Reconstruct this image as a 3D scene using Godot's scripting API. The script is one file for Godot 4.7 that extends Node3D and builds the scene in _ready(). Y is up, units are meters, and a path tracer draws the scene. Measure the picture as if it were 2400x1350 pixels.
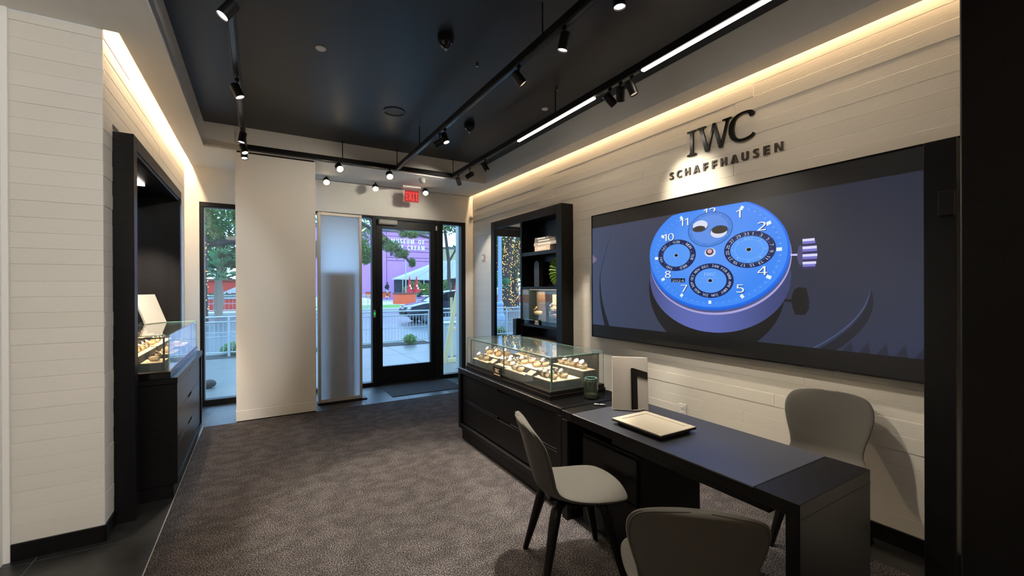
extends Node3D
# A watch boutique seen from its inner doorway: metres, y up, the street beyond the glass front lies towards -z.

const XR := 3.37      # right wall face
const XL := -0.855    # left wall face
const ZF := -7.10     # front wall face
const HS := 3.25      # underside of the soffit
const HC := 3.54      # black ceiling inside the tray

# ---------------------------------------------------------------- mesh builder
class G:
	var v := PackedVector3Array()
	var n := PackedVector3Array()
	var t := PackedVector2Array()
	var i := PackedInt32Array()
	var c := PackedColorArray()
	var x := Transform3D()
	var col := Color(1, 1, 1)
	var colored := false

	func put(p: Vector3, nn: Vector3, uv := Vector2.ZERO) -> int:
		v.append(x * p)
		n.append((x.basis * nn).normalized())
		t.append(uv)
		if colored:
			c.append(col)
		return v.size() - 1

	func face(a: int, b: int, d: int) -> void:   # counter-clockwise from outside
		i.append(a)
		i.append(d)
		i.append(b)

	func tri(a: Vector3, b: Vector3, d: Vector3) -> void:
		var nn := (b - a).cross(d - a).normalized()
		face(put(a, nn), put(b, nn), put(d, nn))

	func quad(a: Vector3, b: Vector3, d: Vector3, e: Vector3) -> void:
		var nn := (b - a).cross(d - a)
		if nn.length() < 1e-12:
			nn = (d - a).cross(e - a)
		nn = nn.normalized()
		var k := put(a, nn, Vector2(0, 1))
		put(b, nn, Vector2(1, 1))
		put(d, nn, Vector2(1, 0))
		put(e, nn, Vector2(0, 0))
		face(k, k + 1, k + 2)
		face(k, k + 2, k + 3)

	func box(p: Vector3, s: Vector3, bev := 0.0) -> G:
		var h := s / 2.0
		if bev <= 0.0:
			for ax in 3:
				for sg in [-1.0, 1.0]:
					var u := Vector3.ZERO
					var w := Vector3.ZERO
					var d := Vector3.ZERO
					d[ax] = h[ax] * sg
					u[(ax + 1) % 3] = h[(ax + 1) % 3] * sg
					w[(ax + 2) % 3] = h[(ax + 2) % 3]
					quad(p + d - u - w, p + d + u - w, p + d + u + w, p + d - u + w)
			return self
		var b := minf(bev, minf(h.x, minf(h.y, h.z)) * 0.99)
		var corner := func(sx: float, sy: float, sz: float, ax: int) -> Vector3:
			var q := Vector3(sx * (h.x - b), sy * (h.y - b), sz * (h.z - b))
			q[ax] += b * [sx, sy, sz][ax]
			return p + q
		for ax in 3:
			var o1 := (ax + 1) % 3
			var o2 := (ax + 2) % 3
			for sg in [-1.0, 1.0]:
				var q := []
				for k in [[-1, -1], [1, -1], [1, 1], [-1, 1]]:
					var s3 := [0.0, 0.0, 0.0]
					s3[ax] = sg
					s3[o1] = float(k[0]) * sg
					s3[o2] = float(k[1])
					q.append(corner.call(s3[0], s3[1], s3[2], ax))
				quad(q[0], q[1], q[2], q[3])
			for s1 in [-1.0, 1.0]:
				for s2 in [-1.0, 1.0]:
					var e := []
					for k in [[-1.0, o1], [1.0, o1], [1.0, o2], [-1.0, o2]]:
						var s3 := [0.0, 0.0, 0.0]
						s3[ax] = k[0]
						s3[o1] = s1
						s3[o2] = s2
						e.append(corner.call(s3[0], s3[1], s3[2], k[1]))
					var nn: Vector3 = (e[1] - e[0]).cross(e[2] - e[0])
					var out := Vector3.ZERO
					out[o1] = s1
					out[o2] = s2
					if nn.dot(out) > 0.0:
						quad(e[0], e[1], e[2], e[3])
					else:
						quad(e[3], e[2], e[1], e[0])
		for sx in [-1.0, 1.0]:
			for sy in [-1.0, 1.0]:
				for sz in [-1.0, 1.0]:
					var a: Vector3 = corner.call(sx, sy, sz, 0)
					var d: Vector3 = corner.call(sx, sy, sz, 1)
					var e: Vector3 = corner.call(sx, sy, sz, 2)
					if sx * sy * sz > 0.0:
						tri(a, d, e)
					else:
						tri(a, e, d)
		return self

	func span(a: Vector3, b: Vector3, bev := 0.0) -> G:    # box between two corners
		return box((a + b) / 2.0, (b - a).abs(), bev)

	func grid(nu: int, nv: int, f: Callable, cu := false, cv := false) -> G:   # f(u,v) with u,v in 0..1; outside is du x dv
		var p := []
		for a in nu + 1:
			for b in nv + 1:
				p.append(f.call(float(a) / nu, float(b) / nv))
		var at := func(a: int, b: int) -> Vector3:
			a = posmod(a, nu) if cu else clampi(a, 0, nu)
			b = posmod(b, nv) if cv else clampi(b, 0, nv)
			return p[a * (nv + 1) + b]
		var k := v.size()
		for a in nu + 1:
			for b in nv + 1:
				var du: Vector3 = at.call(a + 1, b) - at.call(a - 1, b)
				var dv: Vector3 = at.call(a, b + 1) - at.call(a, b - 1)
				if du.length() < 1e-7:
					du = at.call(a + 1, b + 1) - at.call(a - 1, b + 1) if b == 0 else at.call(a + 1, b - 1) - at.call(a - 1, b - 1)
				if dv.length() < 1e-7:
					dv = at.call(a + 1, b + 1) - at.call(a + 1, b - 1) if a == 0 else at.call(a - 1, b + 1) - at.call(a - 1, b - 1)
				put(p[a * (nv + 1) + b], du.cross(dv).normalized(), Vector2(float(a) / nu, float(b) / nv))
		for a in nu:
			for b in nv:
				var q := k + a * (nv + 1) + b
				face(q, q + nv + 1, q + nv + 2)
				face(q, q + nv + 2, q + 1)
		return self

	func lathe(pr: Array, seg := 24, p := Vector3.ZERO) -> G:   # profile (r,y) from bottom to top, each stretch with its own normals
		for k in pr.size() - 1:
			var a: Vector2 = pr[k]
			var b: Vector2 = pr[k + 1]
			var d := b - a
			var nr := Vector2(d.y, -d.x).normalized()
			var q := v.size()
			for s in seg + 1:
				var an := TAU * s / seg
				var dir := Vector3(cos(an), 0, -sin(an))
				var nn := dir * nr.x + Vector3(0, nr.y, 0)
				put(p + dir * a.x + Vector3(0, a.y, 0), nn)
				put(p + dir * b.x + Vector3(0, b.y, 0), nn)
			for s in seg:
				var m := q + s * 2
				face(m, m + 2, m + 3)
				face(m, m + 3, m + 1)
		return self

	func tube(pts: Array, r, seg := 8, caps := true) -> G:
		var prev := Vector3.UP
		var q := v.size()
		var m := pts.size()
		for k in m:
			var d: Vector3 = (pts[mini(k + 1, m - 1)] - pts[maxi(k - 1, 0)]).normalized()
			var side := d.cross(prev)
			if side.length() < 0.05:
				side = d.cross(Vector3.RIGHT if absf(d.x) < 0.8 else Vector3.BACK)
			side = side.normalized()
			var up := side.cross(d).normalized()
			prev = up
			var rr: float = r[k] if r is Array else r
			for s in seg + 1:
				var an := TAU * s / seg
				var o := side * cos(an) + up * sin(an)
				put(pts[k] + o * rr, o, Vector2(float(s) / seg, float(k)))
		for k in m - 1:
			for s in seg:
				var e := q + k * (seg + 1) + s
				face(e, e + seg + 2, e + 1)
				face(e, e + seg + 1, e + seg + 2)
		if caps:
			for k in [0, m - 1]:
				var d: Vector3 = (pts[1] - pts[0]).normalized() * -1.0 if k == 0 else (pts[m - 1] - pts[m - 2]).normalized()
				var e := v.size()
				var inv := x.affine_inverse()
				for s in seg:
					put(inv * v[q + k * (seg + 1) + s], d)
				for s in range(1, seg - 1):
					if k == 0:
						face(e, e + s, e + s + 1)
					else:
						face(e, e + s + 1, e + s)
		return self

	func prism(poly: Array, z0: float, z1: float) -> G:   # outline in x,y (counter-clockwise), between two depths
		var pp := PackedVector2Array(poly)
		if Geometry2D.is_polygon_clockwise(pp):
			pp.reverse()
		var ix := Geometry2D.triangulate_polygon(pp)
		for k in range(0, ix.size(), 3):
			var a := pp[ix[k]]
			var b := pp[ix[k + 1]]
			var d := pp[ix[k + 2]]
			if (b - a).cross(d - a) < 0.0:
				var s := b
				b = d
				d = s
			tri(Vector3(a.x, a.y, z1), Vector3(b.x, b.y, z1), Vector3(d.x, d.y, z1))
			tri(Vector3(a.x, a.y, z0), Vector3(d.x, d.y, z0), Vector3(b.x, b.y, z0))
		for k in pp.size():
			var a := pp[k]
			var b := pp[(k + 1) % pp.size()]
			quad(Vector3(a.x, a.y, z0), Vector3(b.x, b.y, z0), Vector3(b.x, b.y, z1), Vector3(a.x, a.y, z1))
		return self

	func ball(p: Vector3, r: Vector3, nu := 12, nv := 8) -> G:
		return grid(nu, nv, func(a, b): return p + Vector3(cos(a * TAU) * sin(b * PI) * r.x, -cos(b * PI) * r.y, -sin(a * TAU) * sin(b * PI) * r.z), true, false)

	func mesh() -> ArrayMesh:
		var a := []
		a.resize(Mesh.ARRAY_MAX)
		a[Mesh.ARRAY_VERTEX] = v
		a[Mesh.ARRAY_NORMAL] = n
		a[Mesh.ARRAY_TEX_UV] = t
		if colored:
			a[Mesh.ARRAY_COLOR] = c
		a[Mesh.ARRAY_INDEX] = i
		var m := ArrayMesh.new()
		m.add_surface_from_arrays(Mesh.PRIMITIVE_TRIANGLES, a)
		return m

# ---------------------------------------------------------------- objects
var used := {}

func numbered(nm: String) -> String:
	if not used.has(nm):
		used[nm] = 0
		return nm
	used[nm] += 1
	return "%s_%03d" % [nm, used[nm]]

func tag(o: Node3D, label: String, category: String, group := "", kind := "") -> Node3D:
	if label:
		o.set_meta("label", label)
	if category:
		o.set_meta("category", category)
	if group:
		o.set_meta("group", group)
	if kind:
		o.set_meta("kind", kind)
	return o

func thing(nm: String, label: String, category: String, at := Vector3.ZERO, turn := 0.0, group := "", kind := "") -> Node3D:
	var o := Node3D.new()
	o.name = numbered(nm)
	add_child(o)
	o.position = at
	o.rotation.y = turn
	return tag(o, label, category, group, kind)

func part(nm: String, g, mat: Material, parent: Node3D, label := "", at := Vector3.ZERO) -> MeshInstance3D:
	var o := MeshInstance3D.new()
	o.name = nm
	o.mesh = g.mesh() if g is G else g
	o.material_override = null
	o.set_surface_override_material(0, mat)
	o.position = at
	parent.add_child(o, true)
	if label:
		o.set_meta("label", label)
	return o

func solo(nm: String, g, mat: Material, label: String, category: String, at := Vector3.ZERO, turn := 0.0, group := "", kind := "") -> MeshInstance3D:
	var o := part(numbered(nm), g, mat, self, "", at)
	o.rotation.y = turn
	tag(o, label, category, group, kind)
	return o

func dup(o: Node3D, nm: String, label: String, at: Vector3, turn: float, group := "") -> Node3D:
	var r: Node3D = o.duplicate()
	r.name = numbered(nm)
	add_child(r)
	r.position = at
	r.rotation = Vector3(0, turn, 0)
	r.set_meta("label", label)
	if group:
		r.set_meta("group", group)
	return r

# ---------------------------------------------------------------- materials
var M := {}

func mat(nm: String, c: Color, rough := 0.7, metal := 0.0, spec := 0.5) -> StandardMaterial3D:
	var m := StandardMaterial3D.new()
	m.resource_name = nm
	m.albedo_color = c
	m.roughness = rough
	m.metallic = metal
	m.metallic_specular = spec
	M[nm] = m
	return m

func glow(nm: String, c: Color, e: float) -> StandardMaterial3D:
	var m := mat(nm, Color(0.02, 0.02, 0.02), 0.6)
	m.emission_enabled = true
	m.emission = c
	m.emission_energy_multiplier = e
	return m

func pane(nm: String, c: Color, a: float) -> StandardMaterial3D:
	var m := mat(nm, Color(c.r, c.g, c.b, a), 0.02)
	m.transparency = BaseMaterial3D.TRANSPARENCY_ALPHA
	return m

func noise_tex(kind: int, freq: float, oct: int, ramp: Array, size := 512, sd := 1, normal := false, strength := 4.0) -> NoiseTexture2D:
	var f := FastNoiseLite.new()
	f.noise_type = kind as FastNoiseLite.NoiseType
	f.frequency = freq
	f.fractal_octaves = oct
	f.seed = sd
	var t := NoiseTexture2D.new()
	t.width = size
	t.height = size
	t.seamless = true
	t.noise = f
	if normal:
		t.as_normal_map = true
		t.bump_strength = strength
	elif ramp.size():
		var gr := Gradient.new()
		var o := PackedFloat32Array()
		var cc := PackedColorArray()
		for k in ramp:
			o.append(k[0])
			cc.append(k[1])
		gr.offsets = o
		gr.colors = cc
		t.color_ramp = gr
	return t

func tri(m: StandardMaterial3D, s: Vector3) -> StandardMaterial3D:
	m.uv1_triplanar = true
	m.uv1_world_triplanar = true
	m.uv1_scale = s
	return m

func materials() -> void:
	var S := FastNoiseLite.TYPE_SIMPLEX_SMOOTH
	var grainy := noise_tex(S, 0.02, 4, [], 512, 3, true, 3.0)
	mat("plaster", Color(0.90, 0.885, 0.855), 0.75)
	var pk := mat("plank_paint", Color(0.83, 0.79, 0.71), 0.55)
	tri(pk, Vector3(0.9, 5.0, 0.9))
	pk.normal_enabled = true
	pk.normal_texture = grainy
	pk.normal_scale = 0.35
	for k in 3:
		var q: StandardMaterial3D = pk.duplicate()
		q.resource_name = "plank_paint_%d" % k
		q.albedo_color = [Color(0.825, 0.802, 0.755), Color(0.819, 0.796, 0.748), Color(0.831, 0.808, 0.762)][k]
		M["plank%d" % k] = q
	mat("black_ceiling", Color(0.115, 0.13, 0.15), 0.42)
	mat("black_metal", Color(0.06, 0.06, 0.062), 0.42, 0.0, 0.35)
	mat("track_face", Color(0.24, 0.25, 0.26), 0.22, 0.3)
	var bw := mat("black_wood", Color(0.078, 0.075, 0.078), 0.36, 0.0, 0.32)
	tri(bw, Vector3(1.2, 14.0, 14.0))
	bw.albedo_texture = noise_tex(S, 0.02, 4, [[0.3, Color(0.72, 0.7, 0.7)], [0.7, Color(1, 1, 1)]], 512, 8)
	mat("black_gloss", Color(0.06, 0.06, 0.062), 0.06)
	mat("shadow_gap", Color(0.05, 0.05, 0.05), 0.9)  # near-black colour carries the shade inside gaps, slots and recesses
	var dk := mat("desk_leather", Color(0.21, 0.22, 0.25), 0.3, 0.0, 0.6)
	tri(dk, Vector3(3, 3, 3))
	dk.normal_enabled = true
	dk.normal_texture = noise_tex(S, 0.12, 3, [], 512, 12, true, 2.0)
	dk.normal_scale = 0.12
	# carpet: flecked mauve-brown pile
	var cp := mat("carpet", Color(0.71, 0.71, 0.73), 0.95, 0.0, 0.1)
	tri(cp, Vector3(0.9, 0.9, 0.9))
	cp.albedo_texture = noise_tex(S, 0.11, 5, [[0.22, Color(0.2, 0.19, 0.19)], [0.45, Color(0.39, 0.375, 0.37)], [0.6, Color(0.52, 0.5, 0.49)], [0.78, Color(0.78, 0.755, 0.735)]], 1024, 21)
	cp.detail_enabled = true
	cp.detail_blend_mode = BaseMaterial3D.BLEND_MODE_MUL
	cp.detail_albedo = noise_tex(S, 0.011, 6, [[0.25, Color(0.86, 0.855, 0.86)], [0.75, Color(1, 1, 1)]], 512, 5)
	cp.detail_uv_layer = BaseMaterial3D.DETAIL_UV_2
	cp.uv2_triplanar = true
	cp.uv2_world_triplanar = true
	cp.uv2_scale = Vector3(0.9, 0.9, 1.3)
	cp.heightmap_enabled = true
	cp.heightmap_texture = noise_tex(S, 0.14, 4, [], 1024, 21)
	cp.heightmap_scale = 0.7
	var tl := mat("floor_tile", Color(0.155, 0.155, 0.15), 0.4, 0.0, 0.8)
	tri(tl, Vector3(1.1, 1.1, 1.1))
	tl.albedo_texture = noise_tex(S, 0.012, 5, [[0.25, Color(0.8, 0.8, 0.78)], [0.75, Color(1, 1, 1)]], 512, 31)
	tl.normal_enabled = true
	tl.normal_texture = noise_tex(S, 0.03, 4, [], 512, 33, true, 2.0)
	tl.normal_scale = 0.1
	mat("grout", Color(0.5, 0.5, 0.47), 0.9)
	var fb := mat("chair_fabric", Color(0.33, 0.323, 0.308), 0.95, 0.0, 0.2)
	tri(fb, Vector3(4, 4, 4))
	fb.albedo_texture = noise_tex(S, 0.2, 3, [[0.2, Color(0.86, 0.86, 0.86)], [0.8, Color(1, 1, 1)]], 512, 41)
	fb.rim_enabled = true
	fb.rim = 0.3
	fb.rim_tint = 0.6
	mat("chair_piping", Color(0.26, 0.255, 0.245), 0.9)
	mat("mirror", Color(0.93, 0.94, 0.95), 0.0, 1.0)
	mat("chrome", Color(0.8, 0.8, 0.8), 0.12, 1.0)
	mat("steel", Color(0.86, 0.85, 0.83), 0.16, 1.0)
	mat("gold", Color(0.95, 0.7, 0.42), 0.2, 1.0)
	mat("bronze", Color(0.16, 0.12, 0.1), 0.35, 0.5)
	mat("cream_suede", Color(0.8, 0.745, 0.64), 0.85)
	mat("tray_liner", Color(0.62, 0.595, 0.54), 0.9)
	mat("cushion", Color(0.78, 0.71, 0.59), 0.85)
	mat("riser", Color(0.12, 0.11, 0.105), 0.6)
	mat("grey_card", Color(0.55, 0.53, 0.49), 0.6)
	mat("white_plastic", Color(0.86, 0.85, 0.83), 0.45)
	mat("grey_plastic", Color(0.6, 0.6, 0.58), 0.5)
	mat("marble", Color(0.52, 0.51, 0.48), 0.35)
	mat("dial_dark", Color(0.06, 0.07, 0.1), 0.2)
	mat("dial_white", Color(0.9, 0.9, 0.88), 0.3)
	mat("dial_green", Color(0.05, 0.4, 0.32), 0.25)
	mat("strap_dark", Color(0.1, 0.075, 0.06), 0.6)
	mat("strap_brown", Color(0.35, 0.2, 0.12), 0.6)
	mat("brown_board", Color(0.36, 0.29, 0.23), 0.6)
	pane("glass", Color(0.8, 0.95, 0.92), 0.03)
	pane("shop_glass", Color(0.75, 0.9, 1.0), 0.04)
	mat("glass_edge", Color(0.42, 0.58, 0.54), 0.15)
	var jr := pane("jar_glass", Color(0.17, 0.2, 0.16), 0.5)
	jr.roughness = 0.05
	var fr := mat("frosted", Color(0.95, 0.955, 0.96), 0.5)
	fr.backlight_enabled = true
	fr.backlight = Color(1.18, 1.2, 1.22)
	mat("frame_silver", Color(0.72, 0.7, 0.66), 0.4, 0.2)
	mat("leaf_plant", Color(0.36, 0.5, 0.16), 0.3)
	mat("vase_grey", Color(0.2, 0.19, 0.18), 0.45)
	mat("mat_grey", Color(0.13, 0.135, 0.14), 0.95)
	mat("paper", Color(0.83, 0.8, 0.75), 0.8)
	mat("book_a", Color(0.38, 0.36, 0.34), 0.6)
	mat("book_b", Color(0.62, 0.58, 0.53), 0.6)
	mat("book_c", Color(0.8, 0.7, 0.6), 0.6)
	mat("letter_black", Color(0.05, 0.045, 0.04), 0.18)
	mat("letter_bronze", Color(0.22, 0.18, 0.14), 0.4)
	glow("red_glow", Color(1.0, 0.16, 0.16), 1.5)
	glow("red_dim", Color(1.0, 0.08, 0.12), 0.3)
	pane("acrylic", Color(1.0, 0.75, 0.75), 0.12)
	glow("lens", Color(1.0, 0.95, 0.9), 6.0)
	glow("lens_warm", Color(1.0, 0.86, 0.62), 22.0)
	glow("lens_dim", Color(1.0, 0.9, 0.75), 0.6)
	glow("led_bar", Color(1.0, 0.95, 0.9), 7.0)
	glow("cove_led", Color(1.0, 0.8, 0.52), 5.0)
	glow("gold_letters_glow", Color(1.0, 0.85, 0.62), 0.55)  # emission stands in for light caught by the gold letters
	glow("green_dot", Color(0.1, 0.9, 0.25), 0.8)
	# street
	mat("sidewalk", Color(0.42, 0.41, 0.39), 0.3)
	mat("asphalt", Color(0.34, 0.36, 0.38), 0.3)
	mat("curb", Color(0.66, 0.65, 0.62), 0.7)
	mat("soil", Color(0.2, 0.17, 0.14), 0.95)
	mat("grass", Color(0.36, 0.52, 0.16), 0.9)
	mat("path_light", Color(0.75, 0.74, 0.72), 0.8)
	mat("pink", Color(0.72, 0.49, 0.70), 0.85)
	mat("pink_seam", Color(0.42, 0.28, 0.42), 0.9)
	mat("roof_dark", Color(0.3, 0.31, 0.34), 0.8)
	mat("sign_white", Color(0.95, 0.95, 0.95), 0.6)
	mat("tan", Color(0.66, 0.64, 0.47), 0.85)
	mat("tent", Color(0.68, 0.68, 0.68), 0.8)
	mat("cafe_dark", Color(0.2, 0.19, 0.19), 0.8)
	mat("red_cloth", Color(0.76, 0.12, 0.17), 0.8)
	mat("red_wall", Color(0.72, 0.2, 0.13), 0.8)
	mat("orange_wall", Color(0.83, 0.33, 0.16), 0.8)
	mat("brown_cap", Color(0.4, 0.22, 0.16), 0.8)
	mat("rail_grey", Color(0.6, 0.62, 0.62), 0.5)
	mat("galvanised", Color(0.62, 0.64, 0.63), 0.45, 0.2)
	mat("shed_grey", Color(0.62, 0.62, 0.64), 0.7)
	mat("bark", Color(0.25, 0.2, 0.17), 0.95)
	mat("bark_pale", Color(0.55, 0.48, 0.42), 0.95)
	for q in [["leaf_a", Color(0.40, 0.47, 0.24)], ["leaf_b", Color(0.42, 0.53, 0.27)], ["leaf_c", Color(0.26, 0.35, 0.18)], ["frond", Color(0.33, 0.52, 0.33)]]:
		var lm := mat(q[0], q[1], 0.55)
		lm.backlight_enabled = true
		lm.backlight = q[1]
	glow("fairy", Color(1.0, 0.82, 0.45), 2.4)
	mat("car_paint", Color(0.06, 0.1, 0.17), 0.12, 0.3, 0.8)
	mat("car_glass", Color(0.05, 0.07, 0.09), 0.05)
	mat("rubber", Color(0.04, 0.04, 0.04), 0.8)
	mat("headlamp", Color(0.85, 0.88, 0.9), 0.1)
	mat("lamp_post", Color(0.5, 0.58, 0.66), 0.5)
	mat("lumber", Color(0.78, 0.7, 0.5), 0.7)
	mat("skin", Color(0.36, 0.22, 0.16), 0.7)
	mat("navy_cloth", Color(0.05, 0.06, 0.1), 0.9)
	mat("grey_cloth", Color(0.6, 0.58, 0.55), 0.9)
	mat("yellow_leaf", Color(0.68, 0.62, 0.12), 0.6)

# ---------------------------------------------------------------- scene
var rng := RandomNumberGenerator.new()

func _ready() -> void:
	# camera
	var cam := Camera3D.new()
	cam.name = "camera"
	cam.fov = 67.99
	cam.near = 0.02
	cam.far = 400.0
	add_child(cam)
	cam.transform = Transform3D(Basis(Vector3(0.8607, -0.0042, 0.5090), Vector3(0.0044, 0.99999, 0.0008), Vector3(-0.5090, 0.0016, 0.8607)).orthonormalized(), Vector3(0, 1.6, 0))
	cam.current = true
	# overcast daylight
	var we := WorldEnvironment.new()
	we.name = "world_environment"
	var e := Environment.new()
	e.background_mode = Environment.BG_SKY
	var sky := Sky.new()
	var sm := ProceduralSkyMaterial.new()
	sm.sky_top_color = Color(0.60, 0.80, 1.0)
	sm.sky_horizon_color = Color(0.72, 0.88, 1.0)
	sm.ground_bottom_color = Color(0.4, 0.42, 0.44)
	sm.ground_horizon_color = Color(0.6, 0.63, 0.66)
	sm.sky_energy_multiplier = SKY
	sky.sky_material = sm
	e.sky = sky
	e.ambient_light_source = Environment.AMBIENT_SOURCE_SKY
	e.tonemap_mode = Environment.TONE_MAPPER_LINEAR
	e.tonemap_exposure = 1.0
	e.sdfgi_enabled = true
	e.ssao_enabled = true
	e.ssil_enabled = true
	we.environment = e
	add_child(we)
	# coves: long LED strips hidden above the soffit edge along both side walls
	area(Vector3(3.335, 3.40, -3.35), Vector2(0.03, 7.4), COVE, Color(1.0, 0.865, 0.69), Vector3(0.28, -1, 0))
	area(Vector3(-0.82, 3.40, -5.38), Vector2(0.03, 3.36), COVE * 1.35, Color(1.0, 0.865, 0.69), Vector3(-0.28, -1, 0))
	# added fill light behind the camera, shaped as a broad ceiling panel
	area(Vector3(-0.3, 3.2, 1.9), Vector2(1.2, 1.2), BACKFILL, Color(1.0, 0.95, 0.9), Vector3(0, -1, 0))
	area(Vector3(-1.25, 3.17, 1.05), Vector2(0.03, 1.1), 2.0, Color(1.0, 0.87, 0.7), Vector3(-0.1, -1, 0))  # out of view, placed for the bright cove the desk mirror reflects
	rng.seed = 7
	materials()
	room()
	ceiling()
	front()
	left_side()
	right_side()
	counter()
	desk()
	chairs()
	tracks()
	street()

const SPOTS := 1.2
const SKY := 2.1
const COVE := 5.2
const BACKFILL := 1.0

func area(p: Vector3, s: Vector2, en: float, c: Color, dir: Vector3, parent: Node3D = self) -> AreaLight3D:
	var l := AreaLight3D.new()
	l.name = numbered("area_light")
	l.area_size = s
	l.light_energy = en
	l.light_color = c
	l.shadow_enabled = true
	l.area_range = 20.0
	parent.add_child(l, true)
	var z := -dir.normalized()
	var y := Vector3.BACK if absf(z.z) < 0.9 else Vector3.UP
	var xx := y.cross(z).normalized()
	l.transform = Transform3D(Basis(xx, z.cross(xx).normalized(), z), p)
	return l

func spot(p: Vector3, to: Vector3, en: float, ang: float, c: Color, parent: Node3D, soft := 0.3, size := 0.03) -> SpotLight3D:
	var l := SpotLight3D.new()
	l.name = "spot_light"
	l.light_energy = en * SPOTS
	l.light_color = c
	l.spot_angle = ang
	l.spot_angle_attenuation = soft
	l.spot_range = 20.0
	l.spot_attenuation = 2.0
	l.light_size = size
	l.shadow_enabled = true
	parent.add_child(l, true)
	l.transform = parent.transform.affine_inverse() * Transform3D(Basis.looking_at((to - p).normalized(), Vector3.BACK if absf((to - p).normalized().y) > 0.95 else Vector3.UP), p)
	return l

# ---------------------------------------------------------------- shell
func wall(nm: String, label: String, boxes: Array, m := "plaster") -> Node3D:
	var o := thing(nm, label, "wall", Vector3.ZERO, 0.0, "", "structure")
	for b in boxes:
		part("wall_core", G.new().span(b[0], b[1]), M[m], o)
	return o

# board-marked planks on a wall: along axis 'ax' (0 or 2), face at 'face' on the other axis, pointing 'out'
func planks(o: Node3D, ax: int, face: float, out: float, a0: float, a1: float, y1: float, holes: Array) -> void:
	var y := 0.0
	while y < y1 - 0.02:
		var h := minf(0.0975 + rng.randf_range(-0.006, 0.006), y1 - y)
		var spans := [[a0, a1]]
		for q in holes:
			if y + h * 0.5 < q[3] and y + h * 0.5 > q[2]:
				var nxt := []
				for s in spans:
					if q[0] > s[0]:
						nxt.append([s[0], minf(s[1], q[0])])
					if q[1] < s[1]:
						nxt.append([maxf(s[0], q[1]), s[1]])
				spans = nxt
		for s in spans:
			var a: float = s[0]
			while a < s[1] - 0.005:
				var l := rng.randf_range(1.5, 2.9)
				if s[1] - a - l < 0.5:
					l = s[1] - a
				var d := rng.randf_range(0.0, 0.0035) if out != 0.0 else 0.0
				var p := Vector3(0, y + h / 2.0, 0)
				var z := Vector3(0, h - 0.0003, 0)
				var o2 := 2 - ax
				p[ax] = a + l / 2.0
				z[ax] = l - 0.0006
				p[o2] = face + out * (d - 0.03) / 2.0
				z[o2] = 0.03 + d
				part("plank", G.new().box(p, z, 0.0018), M["plank%d" % rng.randi_range(0, 2)], o)
				a += l
		y += h

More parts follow.
